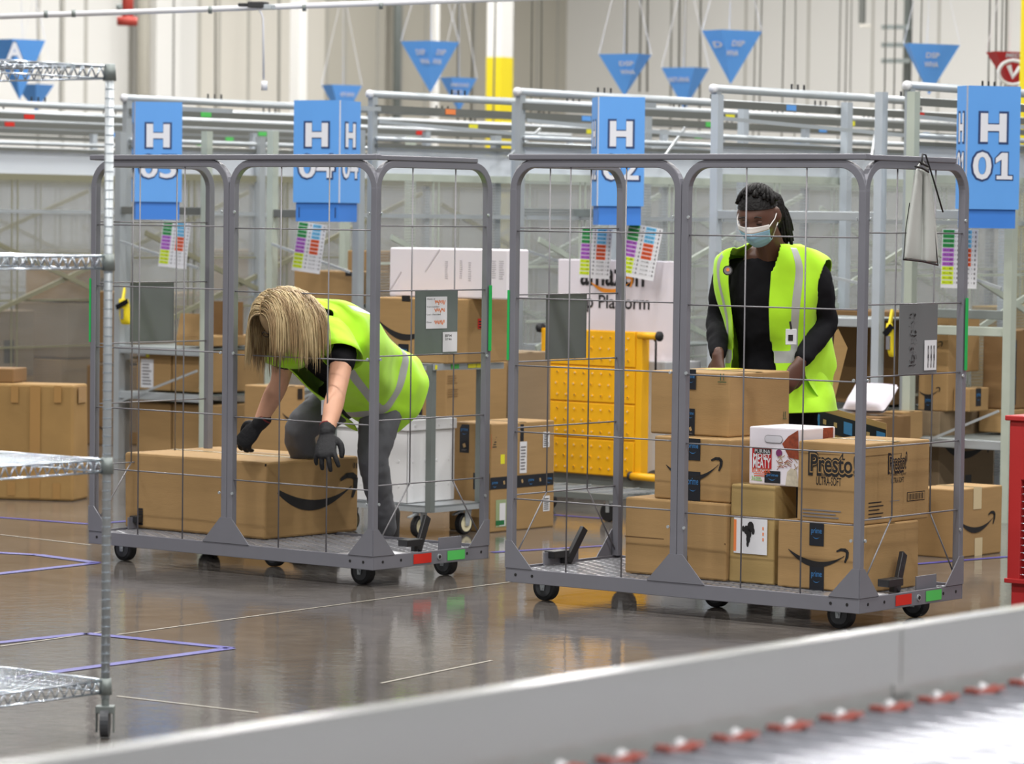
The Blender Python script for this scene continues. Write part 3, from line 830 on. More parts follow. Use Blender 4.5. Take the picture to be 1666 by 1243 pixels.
def tagL(pl, F):
    mb = MB(); F.rect(mb, .30, 1.02, .43, 1.148, m_white, .0022)
    for k, tx in enumerate(('Asset #', 'Cart number', 'Last checked', 'Date')): F.text(mb, tx, .305, 1.136-k*.031, .305+.007*len(tx), 1.142-k*.031, m_ink, .0, .0026)
    mb.build('inspection_sheet', pl)['label'] = 'white inspection form with orange handwriting'
    mb = MB(); random.seed(5)
    for cy in (1.13, 1.098, 1.05):
        for k in range(9): F.rect(mb, .355+k*.007, cy-.01+random.uniform(-.006, .004), .359+k*.007, cy+.004, m_orange, .0027, random.uniform(-.8, .8))
    mb.build('handwriting', pl)
    mb = MB(); F.rect(mb, .405, .925, .495, 1.005, m_white, .0022); F.text(mb, 'BFI4', .42, .985, .46, .995, m_ink, .01, .0026); F.text(mb, '2746', .42, .972, .46, .98, m_ink, .01, .0026)
    mb.build('sticker', pl)['label'] = 'small white label'
cageR = cage((1.2475, 12.567), .6612, 'grey rolling mesh cage on the right, stacked high with brown cartons', (m_shR, m_shD), tagR)
cageL = cage((-.541, 13.907), .6827, 'grey rolling mesh cage on the left, holding one long brown carton', (m_shL, m_shD), tagL)

DZ = DECK+.005
YR, YL = .6612, .6827
# cartons on the right cage
r1 = carton('plain brown carton at the bottom left of the right cage', 1180, 946, 1016, 1262, 820, DZ, YR, Wb=.40, lid=False, bev=.008)
with decal(r1, 'fold_line') as mb:
    F = r1['L']; a = F.at(1016, 872); b_ = F.at(1181, 886); F.rect(mb, 0, a[1]-.002, r1['La'], a[1]+.002, m_seam, .001)
    F.rect(mb, r1['La']*.46, a[1]-.012, r1['La']*.58, a[1], m_blackfab, .002); F.rect(mb, r1['La']*.58, a[1]-.01, r1['La']*.62, a[1]-.002, m_white, .002)
    for k in range(3): F.rect(mb, r1['La']*(.5+.05*k), a[1]-.09, r1['La']*(.53+.05*k), a[1]-.055, m_seam, .0014)
r6 = carton('brown carton with a smile print and black tape, second in the right cage stack', 1187, 819, 1064, 1250, 716, r1['top']+.001, YR, Wb=.40, lid=False)
primetape(r6, 'L', 1116, 714, 1140, 748); primetape(r6, 'L', 1116, 768, 1140, 814); psmile(r6, 'L', 1084, 756, 1173, 756, None)
r5 = carton('large brown carton at the top of the left stack in the right cage', 1185, 712, 1058, 1284, 608, r6['top']+.001, YR, m=m_card)
primetape(r5, 'L', 1117, 601, 1133, 633); primetape(r5, 'L', 1117, 665, 1131, 709)
with decal(r5, 'printed_arrows', 'green this way up arrows') as mb:
    F = r5['L']; mg = mat('green_ink', srgb(60, 90, 60), .6)
    for px in (1172, 1177): a = F.at(px, 619); b_ = F.at(px+1.6, 608); F.rect(mb, a[0], a[1], b_[0], b_[1], mg, .002)
    a = F.at(1168, 621); b_ = F.at(1182, 620); F.rect(mb, a[0], a[1]-.002, b_[0], a[1]+.001, mg, .002)
    F = r5['R']; a = F.at(1274, 680); b_ = F.at(1281, 672)
    for k in (0, .012): F.rect(mb, a[0]+k, a[1], a[0]+k+.004, a[1]+.025, mg, .002)
    F.rect(mb, a[0]-.004, a[1]-.005, a[0]+.022, a[1]-.002, mg, .002)
with decal(r5, 'sticker', 'small yellow sticker') as mb: r5['T'].prect(mb, 1174, 599, 1184, 602, m_yellowst)
r2 = carton('tall pale brown carton with a white product sticker in the right cage', 1259, 952, 1185, 1296, 792, DZ, YR, m=m_card_pale, jit=.006)
with decal(r2, 'product_sticker', 'white sticker with an orange edge and a black product picture') as mb:
    F = r2['L']; F.prect(mb, 1194, 845, 1249, 899, m_white, .002); F.prect(mb, 1194, 845, 1199, 896, m_orange, .0026)
    for px, py, r_, sx in ((1215, 862, 5, 1), (1222, 857, 6, 1.1), (1219, 868, 6, .9), (1218, 877, 5, .8), (1217, 885, 3.5, .7), (1226, 864, 4, .8), (1210, 860, 3.5, .7)):
        c = F.at(px, py); k = r_/FPX*12.9
        mb.add([F.P(c[0]+k*sx*cos(a*pi/5), c[1]+k*1.5*sin(a*pi/5), .003+.0001*r_) for a in range(10)], [tuple(range(10))], m_ink)
    for k in range(3): c = F.at(1241, 860+k*9); F.rect(mb, c[0], c[1]-.006, c[0]+.006, c[1]+.006, m_orange, .003)
with decal(r2, 'sheet_line') as mb: F = r2['L']; a = F.at(1182, 838); F.rect(mb, 0, a[1], r2['La'], a[1]+.003, m_seam, .001)
r3 = carton('brown carton with smile print under the lettered carton in the right cage', 1405, 966, 1264, 1494, 856, DZ, YR)
primetape(r3, 'L', 1317, 852, 1341, 887); primetape(r3, 'L', 1317, 921, 1341, 960); psmile(r3, 'L', 1283, 893, 1378, 905, .04)
r4 = carton('big brown toilet paper carton with black lettering, top right of the right cage', 1405, 855, 1296, 1510, 723, r3['top']+.001, YR, seam='A')
with decal(r4, 'printed_lettering', 'black brand lettering') as mb:
    F = r4['L']
    a = F.at(1319, 766); b_ = F.at(1394, 743)
    F.text(mb, 'Presto!', a[0]-.004, a[1]-.008, b_[0]+.004, b_[1]+.008, m_ink, .09, .0016); F.text(mb, 'Presto!', a[0], a[1]-.002, b_[0], b_[1]+.002, m_card, .05, .0022); F.text(mb, 'Presto!', a[0]+.002, a[1], b_[0]-.002, b_[1], m_ink, .02, .0028)
    a = F.at(1332, 776); b_ = F.at(1366, 770); F.text(mb, 'Toilet Paper', a[0], a[1]-.003, b_[0], b_[1]+.002, m_ink, 0, .002)
    a = F.at(1328, 787); b_ = F.at(1369, 779); F.text(mb, 'ULTRA-SOFT', a[0], a[1]-.003, b_[0], b_[1]+.003, m_ink, .01, .002)
    a = F.at(1306, 840); b_ = F.at(1378, 829); F.lines(mb, a[0], a[1], b_[0], b_[1], 3, m_inkgrey, .4)
    F = r4['R']
    a = F.at(1446, 765); b_ = F.at(1474, 741)
    F.text(mb, 'Presto!', a[0]-.004, a[1]-.008, b_[0]+.004, b_[1]+.008, m_ink, .09, .0016); F.text(mb, 'Presto!', a[0], a[1]-.002, b_[0], b_[1]+.002, m_card, .05, .0022); F.text(mb, 'Presto!', a[0]+.002, a[1], b_[0]-.002, b_[1], m_ink, .02, .0028)
    a = F.at(1447, 775); b_ = F.at(1474, 768); F.text(mb, 'Toilet Paper', a[0], a[1]-.003, b_[0], b_[1]+.003, m_ink, 0, .002)
    a = F.at(1449, 785); b_ = F.at(1470, 777); F.text(mb, 'ULTRA-SOFT', a[0], a[1]-.003, b_[0], b_[1]+.003, m_ink, .01, .002)
    a = F.at(1475, 816); b_ = F.at(1504, 798); F.rect(mb, a[0], a[1], b_[0], b_[1], m_ink, .0016); F.rect(mb, a[0]+.003, a[1]+.003, b_[0]-.003, b_[1]-.003, m_card, .0022)
    for k in range(16): x = a[0]+.008+(b_[0]-a[0]-.016)*k/16; F.rect(mb, x, a[1]+.006, x+.002+.001*(k % 3), b_[1]-.006, m_ink, .0028)
    a = F.at(1412, 844); b_ = F.at(1437, 811); F.lines(mb, a[0], a[1], b_[0], b_[1], 5, m_ink, .3)
    a = F.at(1447, 816); b_ = F.at(1468, 812); F.lines(mb, a[0], a[1], b_[0], b_[1], 1, m_inkgrey, .5)
with decal(r4, 'flap_line') as mb:
    for F, L_ in ((r4['L'], r4['La']), (r4['R'], r4['Wb'])): F.rect(mb, 0, r4['H']-.045, L_, r4['H']-.043, m_seam, .001)
r7 = carton('white pet food carton with red lettering and a hand hole in the right cage', 1300, 793, 1218, 1358, 698, r2['top'], YR, m=m_whitebox, name='pet_food_box', lid=False)
with decal(r7, 'printed_front', 'red, orange and green lettering with a food picture') as mb:
    F = r7['L']; mr_ = mat('deep_red_ink', srgb(178, 30, 36), .5); mo_ = mat('orange_red_ink', srgb(220, 96, 50), .5); mgr = mat('light_green_ink', srgb(150, 190, 120), .5); mbr = mat('kibble_brown', srgb(140, 62, 36), .7, var=.4, vscale=70)
    F.prect(mb, 1224, 729, 1256, 761, mr_, .002)
    a = F.at(1225, 737); b_ = F.at(1255, 731); F.rect(mb, a[0]+.008, a[1], b_[0], b_[1], m_ink, .0024); F.text(mb, 'PURINA', a[0]+.01, a[1]+.002, b_[0]-.003, b_[1]-.002, m_white, 0, .003)
    a = F.at(1225, 744); b_ = F.at(1255, 739); F.text(mb, 'MOIST', a[0]+.004, a[1], b_[0]-.004, b_[1], m_white, .02, .0028)
    a = F.at(1225, 760); b_ = F.at(1255, 746); F.text(mb, 'MEATY', a[0]+.002, a[1], b_[0]-.002, b_[1], m_white, .02, .0028)
    a = F.at(1224, 768); b_ = F.at(1254, 763); F.text(mb, 'BURGER', a[0], a[1], b_[0], b_[1], mo_, .01, .002)
    a = F.at(1227, 774); b_ = F.at(1250, 769); F.lines(mb, a[0], a[1], b_[0], b_[1], 2, mo_, .4)
    a = F.at(1223, 781); b_ = F.at(1242, 775); F.text(mb, '36', a[0], a[1], a[0]+.016, b_[1], mgr, .02, .002); F.lines(mb, a[0]+.018, a[1], b_[0], b_[1], 2, mgr, .5)
    c = F.at(1268, 737); k = .014; mb.add([F.P(c[0]+k*cos(a*pi/8), c[1]+k*sin(a*pi/8), .0024) for a in range(16)], [tuple(range(16))], mat('purple_ink', srgb(120, 50, 100), .5))
    pl_ = [F.at(*p) for p in ((1273, 722), (1283, 710), (1299, 700), (1300, 748), (1284, 744))]; mb.add([F.P(x, y, .002) for x, y in pl_], [tuple(range(5))], mbr)
    random.seed(11)
    for k in range(26): c = F.at(random.uniform(1262, 1292), random.uniform(742, 762)); F.rect(mb, c[0], c[1], c[0]+.02, c[1]+.0025, mbr if k % 2 else m_card, .0026, random.uniform(-1, 1))
    pl_ = [F.at(*p) for p in ((1278, 790), (1281, 768), (1287, 762), (1296, 764), (1300, 792))]; mb.add([F.P(x, y, .002) for x, y in pl_], [tuple(range(5))], mat('pale_fur', srgb(196, 186, 166), .7, var=.2, vscale=60))
    F = r7['R']; a = F.at(1338, 700); b_ = F.at(1356, 694); F.prect(mb, 1338, 695, 1355, 715, mbr, .002); F.prect(mb, 1308, 704, 1326, 707, mr_, .002)
with decal(r7, 'hand_hole', 'oval hand hole') as mb:
    F = r7['L']; a = F.at(1244, 720); b_ = F.at(1274, 709); h = (b_[1]-a[1])/2
    for g, mm, e in ((0, m_inkgrey, .0018), (.002, mat('hole_white', srgb(205, 203, 210), .6), .0024)):
        pts = [F.P(b_[0]-h+(h-g)*cos(t), a[1]+h+(h-g)*sin(t), e) for t in [-pi/2+pi*k/8 for k in range(9)]]+[F.P(a[0]+h-(h-g)*cos(t), a[1]+h+(h-g)*sin(-t)*-1*-1, e) for t in [-pi/2+pi*k/8 for k in range(9)]]
        mb.add(pts, [tuple(range(len(pts)))], mm)
primetape(r7, 'L', 1244, 767, 1270, 785)
# the long carton in the left cage
l1 = carton('long brown carton with a smile print lying in the left cage', 430, 878, 203, 582, 752, DZ, YL, bev=.01, jit=.005, seam='A', tape=m_cleartape)
psmile(l1, 'R', 441, 790, 577, 790, .075)
with decal(l1, 'printed_mark', 'small black prints') as mb:
    F = l1['R']; F.prect(mb, 430, 754, 443, 759, m_ink, .002)
    for px in (575, 579): F.prect(mb, px, 753, px+1.6, 762, m_ink, .002)
    F = l1['L']
    for k in range(7): F.prect(mb, 224, 827+k*4, 233, 829.5+k*4, m_ink, .002)
with decal(l1, 'top_band') as mb:
    F = l1['T']; c = F.P(0, 0, 0)
    F.rect(mb, l1['La']*.3, l1['Wb']*.64, l1['La']*.99, l1['Wb']*.66, m_inkgrey, .003)
# ------------------------------------------------------------------ other cartons and goods
f1 = carton('big worn open brown carton on the floor at the far left', 119, 816, -60, 144, 627, 0, .22, m=m_card_wornm, lid=False, bev=.012, jit=.01)
with decal(f1, 'paper_tape', 'brown tape strips') as mb:
    F = f1['L']; F.prect(mb, 48, 628, 66, 810, m_packtape, .002); F.prect(mb, 18, 628, 30, 655, m_packtape, .002); F.prect(mb, 88, 628, 100, 655, m_packtape, .002); F.prect(mb, 86, 786, 98, 812, m_packtape, .002); F.prect(mb, 12, 784, 25, 806, m_packtape, .002)
    F = f1['R']; F.prect(mb, 127, 628, 140, 656, m_packtape, .002)
f1b = carton('small brown carton edge resting on the worn carton at the far left', 22, 622, -60, 40, 600, f1['top']+.001, .22, Y=f1['C'].y+.15, m=m_card_dark, Wb=.2, lid=False)
s = SHELVES
def shelfbox(label, x0, y0, xl, xr, yt, key, **k):
    z = s[key][0]+.001 if key else .0
    return carton(label, x0, y0, xl, xr, yt, zb=z, **k)
# ---------------- cartons on the shelf bays and on the floor
BF = B1-.06
def sz(k): return SHELVES[k][0]+.011
b1 = carton('brown carton with a white shipping label on the H 05 shelf', 277, 642, 222, 300, 570, sz((205, 640)), b=BF, Wb=.5, lid=False)
pdecal(b1, 'L', 229, 585, 250, 630, m_white, 'shipping_label', 'white address label', 7, m_inkgrey)
pdecal(b1, 'L', 224, 571, 237, 579, m_white, 'sticker'); pdecal(b1, 'L', 238, 571, 243, 581, m_yellowst, 'sticker', 'small yellow sticker')
b2 = carton('plain brown carton right of the labelled one on the H 05 shelf', 336, 647, 280, 360, 572, sz((205, 640)), b=BF, Wb=.5, lid=False)
b3 = carton('tall brown carton at floor level below the labelled one under H 05', 277, 760, 222, 300, 657, .0, b=BF, Wb=.5, lid=False)
b4 = carton('tall brown carton at floor level at the right under H 05', 336, 760, 280, 360, 660, .0, b=BF, Wb=.5, lid=False)
# open flapped carton above
b5 = carton('brown carton with raised ragged flaps above the H 05 shelf cartons', 338, 566, 286, 360, 545, sz((205, 566)), b=BF, Wb=.5, H=.06, lid=False)
mb = MB(); P0 = b5['C']; A_, B_ = b5['A'], b5['B']; z = b5['H']
mb.box(P0-A_*.25+UP*(z), A_*.25, B_*.004+UP*0, UP*.13+B_*.03, m_card); mb.box(P0-A_*.26+B_*.3+UP*z, A_*.26, B_*.004, UP*.2, m_card_dark); mb.build('flap', b5['t'])
# dark cartons left of the bay
L_ = parts_a
for lab, x0, y0, xl, xr, yt, zb_, b_, mm, hh in (
    ('dark brown carton with a smile print on the floor left of the H 05 post', 192, 742, 140, 204, 650, 0, B1+.7, m_card_dark, .5),
    ('dark brown carton on top of the floor carton left of the H 05 post', 192, 640, 150, 204, 575, .52, B1+.72, m_card_dark, .45)):
    bx = carton(lab, x0, y0, xl, xr, yt, zb_, b=b_, Wb=.5, H=hh, lid=False, m=mm)
    if zb_ == 0: psmile(bx, 'L', 158, 690, 186, 690)
# heaps behind the left translucent partitions
random.seed(21)
heap = [(-.55, .35, 0, .62, .5, .40), (-.5, 1.1, 0, .55, .6, .5), (-.55, 1.9, 0, .6, .7, .42), (-.5, 2.8, 0, .6, .7, .55), (-.55, 3.7, 0, .6, .6, .45),
        (-.55, .4, .41, .5, .45, .42), (-.5, 1.15, .51, .5, .55, .36), (-.55, 1.95, .43, .55, .6, .5), (-.5, 2.85, .56, .5, .6, .3), (-.55, 3.7, .46, .55, .55, .45), (-.55, 1.25, .88, .5, .5, .28), (-.52, 3.0, .87, .5, .5, .35)]
heapn = ['nearest at floor level', 'second along at floor level', 'third along at floor level', 'fourth along at floor level', 'last along at floor level', 'nearest in the second layer', 'second along in the second layer', 'third along in the second layer', 'fourth along in the second layer', 'last along in the second layer', 'nearer one of the two in the top layer', 'farther one of the two in the top layer']
def place(label, a_hi, b_lo, z, La, Wb, H, m, yaw=TH, **k):
    A, B = axes(TH); C = AB(a_hi, b_lo, z)
    x, y = pix(C)
    bx = carton(label, x, y, x-10, x+10, y-10, zb=z, b=None, Y=C.y, La=La, Wb=Wb, H=H, m=m, yaw=yaw, lid=False, **k)
    return bx
for n_, (da, db, z, La, Wb, H) in zip(heapn, heap):
    bx = place('dim carton behind the far left sheet, '+n_, parts_a[3]-.12, B1+db, z, La, Wb, H, random.choice([m_card, m_card_grey, m_card_dark]), group='cartons behind the left sheet')
    with decal(bx, 'label_patch') as mb: F = bx['R']; F.rect(mb, Wb*.4, H*.2, Wb*.6, H*.55, m_blackfab if random.random() < .5 else m_inkgrey, .002)
# behind the right partitions
for n_, (db, z, La, Wb, H) in zip(('front one at floor level', 'middle one at floor level', 'rear one at floor level', 'front one in the second layer', 'middle one in the second layer', 'rear one in the second layer', 'the single top one'),
        ((1.75, 0, .7, .7, .5), (2.6, 0, .7, .7, .55), (3.5, 0, .7, .8, .5), (1.8, .51, .6, .6, .5), (2.65, .56, .6, .6, .45), (3.5, .51, .6, .7, .55), (2.7, 1.02, .6, .6, .4))):
    bx = place('tan carton behind the H 01 sheet partition, '+n_, parts_a[8]-.1, B1+db, z, La, Wb, H, random.choice([m_card_pale, m_card_grey]), group='cartons behind the right sheet')
    with decal(bx, 'label_patch') as mb: F = bx['R']; F.rect(mb, Wb*.4, H*.4, Wb*.6, H*.65, m_white, .002)

# between the left cage and the woman
c1 = carton('brown carton with a smile print low behind the bending person', 454, 812, 396, 495, 629, 0, lid=True)
psmile(c1, 'R', 459, 672, 492, 672); pdecal(c1, 'R', 484, 632, 492, 650, m_blackfab, 'tape_strip')
Zt = sz((452, 499))
c2 = carton('brown carton on the H 04 shelf behind the blond hair', 577, 500, 478, 600, 442, Zt, b=BF, Wb=.3)
pdecal(c2, 'L', 562, 443, 575, 449, m_ink, 'tape_strip'); psmile(c2, 'R', 578, 478, 590, 476)
c3 = carton('small brown carton standing behind the H 04 shelf carton', 632, 476, 531, 650, 421, Zt, b=BF+.45, H=.30, Wb=.3, La=.32)
# carton stack board on the H 04 bay
def board(bay_key, b0_, b1_, dz=-.011, nm='shelf_board'):
    z, a0, a1 = SHELVES[bay_key]; bayt = BAYO[bay_key[0]]
    mb = MB(); mb.box(AB(a0+.026, b0_, z+dz), A0*(a1-a0-.052), B0*(b1_-b0_), UP*.01, m_galvd); mb.build(nm, bayt)
board((205, 640), B1-.09, B1+1.1); board((205, 566), B1-.09, B1+1.1); board((452, 499), B1-.09, B1+1.1)
board((1172, 515), B1-.09, B1+1.1); board((1172, 661), B1-.09, B1+1.1); board((1490, 715), B1-.09, B1+1.1); board((848, 563), B1+.51, B1+1.7)

# ---------------- two tier trolley with cream wheels
TY = 16.08
tc = onY(700, 828, TY); tc.z = 0
yawT = TH
At, Bt = axes(yawT)
TL = .62; TW = bis(lambda t: pix(tc+UP*.15+Bt*t)[0], 0, 3, 786)
t = thing('tray_trolley', 'galvanised two tier trolley with cream wheels behind the left cage', 'trolley', tc-At*TL/2+Bt*TW/2, -yawT)
z1, z2 = .140, .79
for z in (z1, z2):
    mb = MB(); mb.box(tc-At*TL+UP*z, At*TL, Bt*TW, UP*.008, m_galv); mb.box(tc-At*TL+UP*(z-.022), At*TL, Bt*.006, UP*.03, m_galv); mb.box(tc-At*.006+UP*(z-.022), At*.006, Bt*TW, UP*.03, m_galv); mb.build('tray', t)
for la, wb in ((0.012, .012), (.012, TW-.012), (TL-.012, .012), (TL-.012, TW-.012)):
    mb = MB(); mb.box(tc-At*(la+.016)+Bt*(wb-.016)+UP*(z1-.02), At*.032, Bt*.032, UP*(z2-z1+.02), m_galvd); mb.build('post', t)
mb = MB(); mb.bar(tc+At*.012+UP*(z2-.005), tc+At*.012+Bt*(TW+.12)+UP*(z2-.01), m_galv, .012, .03); mb.build('handle_rail', t)
for k, (u0, u1, mm) in enumerate(((.0, .012, m_yellowst), (.62, .74, m_yellowst), (.78, .88, m_yellowst), (.3, .42, m_greenst))):
    mb = MB(); mb.box(tc+At*.019+Bt*(TW*u0)+UP*(z2-.016), At*.002, Bt*(TW*(u1-u0)+.01), UP*.02, mm); mb.build('tape_tag', t)
for la, wb in ((.09, .03), (.05, TW-.08), (TL-.08, .07), (TL-.08, TW-.08)):
    c = tc-At*la+Bt*wb+UP*.049; R_ = .049
    dirw = At
    mb = MB(); mb.prism([c-At*.024-Bt*.02+UP*.07, c-At*.024+Bt*.03+UP*.07, c-At*.024+Bt*.012-UP*.01, c-At*.024-Bt*.012-UP*.01], At*.003, m_galv)
    mb.prism([c+At*.021-Bt*.02+UP*.07, c+At*.021+Bt*.03+UP*.07, c+At*.021+Bt*.012-UP*.01, c+At*.021-Bt*.012-UP*.01], At*.003, m_galv)
    mb.box(c-At*.024-Bt*.02+UP*.062, At*.048, Bt*.05, UP*.008, m_galv); mb.bar(c-Bt*.02+UP*.06, c-Bt*.075+UP*.045, m_galv, .018, .006)
    fk = mb.build('caster_fork', t)
    mb = MB(); mb.tube([c-At*.016, c-At*.013, c+At*.013, c+At*.016], [R_-.004, R_, R_, R_-.004], m_rubber, 28); mb.tube([c-At*.0175, c-At*.017, c+At*.017, c+At*.0175], [.034, .037, .037, .034], m_cream, 24)
    mb.tube([c-At*.019, c+At*.019], .017, m_cream, 16); mb.cyl(c-At*.026, c+At*.026, .006, m_galv, 8); mb.build('wheel', fk)
# white ribbed tote on the lower tray
tt = tc-At*.04+Bt*.02+UP*(z1+.009)
CW = onY(662, 817, TY+.12); CW.z = z1+.0095
mbw = MB()
twb = bis(lambda s_: pix(CW+Bt*s_)[0], 0, 2, 739); tla = bis(lambda s_: pix(CW-At*s_)[0], 0, 2, 541); th = .385
t = thing('plastic_tote', 'white plastic tote on the lower tray of the trolley', 'tote', CW-At*tla/2+Bt*twb/2, -yawT)
wl = .008
for o_, u_, v_ in ((CW-At*tla, At*tla, Bt*wl), (CW-At*tla+Bt*(twb-wl), At*tla, Bt*wl), (CW-At*tla, At*wl, Bt*twb), (CW-At*wl, At*wl, Bt*twb)): mbw.box(o_, u_, v_, UP*th, m_tote)
mbw.box(CW-At*tla, At*tla, Bt*twb, UP*wl, m_tote)
mbw.build('body', t, bevel=.003)
mb = MB(); rm = .012
mb.box(CW-At*(tla)-Bt*rm+UP*(th-.05), At*(tla+rm), Bt*rm, UP*.048, m_tote); mb.box(CW+UP*(th-.05), At*rm, Bt*twb, UP*.048, m_tote); mb.build('rim', t, bevel=.003)
mb = MB()
for u in (.12, .38, .62, .88):
    for v in (.2, .5, .93): 
        p = CW-At*tla*u+UP*th*v-Bt*(.0005+(rm if v > .9 else 0)); mb.cyl(p+Bt*.002, p-Bt*.002, .007, m_tote, 10)
        p = CW+Bt*twb*u+UP*th*v+At*(.0005+(rm if v > .9 else 0)); mb.cyl(p-At*.002, p+At*.002, .007, m_tote, 10)
mb.build('rivet', t, smooth=False)
# cartons on the top tray
d1 = carton('wide brown carton with smile print and red sticker on the trolley top', 728, 590, 602, 827, 487, z2+.009, Y=TY+.02)
d1_ = d1
psmile(d1, 'L', 617, 522, 706, 530, .06); primetape(d1, 'L', 648, 560, 665, 589); pdecal(d1, 'L', 654, 481, 668, 490, m_ink, 'tape_strip')
pdecal(d1, 'R', 777, 518, 788, 535, m_red, 'sticker', 'red square sticker', 3, m_ink)
d2 = carton('long white carton on top of the wide brown carton on the trolley', 826, 484, 633, 860, 406, d1['top']+.001, Y=16.1, m=m_whitebox, lid=False, bev=.008)
with decal(d2, 'printed_mark', 'faint grey prints') as mb:
    F = d2['L']; mf = mat('faint_ink', srgb(196, 190, 198), .6)
    random.seed(4)
    for px in (724, 748, 762, 786, 800, 812):
        a = F.at(px, 458+random.uniform(-6, 0)); b_ = F.at(px+random.uniform(5, 10), 424+random.uniform(-4, 4)); F.lines(mb, a[0], a[1], b_[0], b_[1], 9, mf, .5)
    for p, q in (((634, 473), (653, 442)), ((692, 442), (716, 405))):
        a = F.at(*p); b_ = F.at(*q); d = Vector((b_[0]-a[0], b_[1]-a[1])); n = Vector((-d.y, d.x)).normalized()*.003
        mb.add([F.P(a[0]-n.x, a[1]-n.y), F.P(a[0]+n.x, a[1]+n.y), F.P(b_[0]+n.x, b_[1]+n.y), F.P(b_[0]-n.x, b_[1]-n.y)], [(3, 2, 1, 0)], mf)
d3 = carton('tall brown carton with vertical black tape behind the trolley', 724, 841, 638, 822, 592, 0, Y=17.6)
primetape(d3, 'L', 672, 596, 688, 686); psmile(d3, 'R', 732, 676, 790, 682, None)
with decal(d3, 'printed_mark') as mb:
    F = d3['R']
    for x, y in ((728, 612), (728, 634)): a = F.at(x, y+12); b_ = F.at(x+18, y-4); F.lines(mb, a[0], a[1], b_[0], b_[1], 4, m_card_dark, .35)
d4 = carton('greyish brown carton standing right of the tall taped carton', 826, 836, 800, 845, 590, 0, Y=18.0, m=m_card_grey, H=.78, Wb=.35, La=.2)
d5 = carton('brown carton banded with black tape and carrying white labels, beside the step platform', 797, 867, 730, 901, 690, 0, m=m_card)
primetape(d5, 'L', 748, 691, 764, 736)
pdecal(d5, 'R', 799, 706, 809, 731, m_red, 'sticker', 'red sticker', 5, m_ink); pdecal(d5, 'R', 814, 739, 821, 755, m_yellowst, 'sticker', 'yellow sticker')
primetape(d5, 'R', 797, 769, 900, 797, True); primetape(d5, 'L', 770, 771, 797, 796, True)
pdecal(d5, 'R', 845, 718, 857, 770, m_white, 'shipping_label', 'torn white label', 8, m_inkgrey); pdecal(d5, 'R', 846, 690, 852, 718, m_blackfab, 'tape_strip')
for y in (702, 806): pdecal(d5, 'R', 883, y, 894, y+26, m_white, 'barcode_label', 'small white barcode label', 6, m_ink)
with decal(d5, 'green_label', 'white and green torn label') as mb: F = d5['R']; F.prect(mb, 806, 812, 824, 858, mat('pale_green', srgb(150, 165, 125), .6)); F.prect(mb, 812, 818, 822, 856, m_white, .002); F.prect(mb, 806, 846, 820, 855, mat('deep_green', srgb(30, 110, 60), .5), .0026)

# ---------------- right hand group
e1 = carton('tape sealed brown carton with a smile print on the floor at right', 1553, 909, 1488, 1629, 797, 0)
psmile(e1, 'R', 1562, 850, 1617, 842, .04)
with decal(e1, 'paper_tape', 'pale tape strips') as mb: F = e1['R']; mt = mat('pale_tape', srgb(206, 188, 150), .4); F.prect(mb, 1583, 792, 1597, 829, mt); F.prect(mb, 1585, 874, 1598, 905, mt)
e2 = carton('greyish carton with a smile print behind the tape sealed carton', 1527, 837, 1493, 1615, 670, 0, b=B1+.02, m=m_card_grey)
psmile(e2, 'R', 1533, 722, 1609, 722, .05); pdecal(e2, 'R', 1570, 772, 1580, 786, m_blackfab, 'tape_strip')
e3 = carton('brown carton with smile and black tape on the greyish carton', 1541, 668, 1493, 1556, 607, e2['top']+.001, b=B1+.05, Wb=.16)
psmile(e3, 'L', 1495, 636, 1529, 634); primetape(e3, 'L', 1504, 642, 1517, 668)
e4 = carton('small flat carton with black end tape right of the smile carton', 1577, 667, 1550, 1608, 632, e2['top']+.001, b=B1+.1, m=m_card)
primetape(e4, 'R', 1587, 632, 1596, 661)
e5 = carton('brown carton with an arrow print above the smile carton', 1543, 605, 1498, 1556, 513, e3['top']+.001, b=B1+.06, Wb=.3)
psmile(e5, 'L', 1496, 560, 1533, 560)
e6 = carton('large dark brown carton with side tape under the H 01 sign', 1642, 662, 1590, 1662, 548, sz((1490, 715))+.12, b=B1+.35, m=m_card_dark, La=.16, Wb=.3, H=.40)
primetape(e6, 'R', 1642, 553, 1654, 659)
e6b = carton('flat brown carton supporting the dark carton under the H 01 sign', 1642, 700, 1590, 1662, 668, sz((1490, 715)), b=B1+.33, m=m_card, La=.18, Wb=.34, H=.118)
# bay behind the person in the mask
zz = sz((1172, 515))
g1 = carton('big plain brown carton on the shelf right of the masked person', 1455, 618, 1352, 1470, 507, sz((1172, 661)), b=B1+.3, Wb=.35, m=m_card_dark)
g2 = carton('brown carton with an arrow print at shelf foot left of the smile cartons', 1466, 760, 1432, 1480, 640, 0, b=B1-.3, H=.53, Wb=.2)
psmile(g2, 'L', 1425, 686, 1462, 684)
g3 = carton('brown carton under the white parcel bag behind the right cage', 1428, 800, 1340, 1440, 640, 0, b=B1-.63, H=.52, Wb=.3, m=m_card_dark)
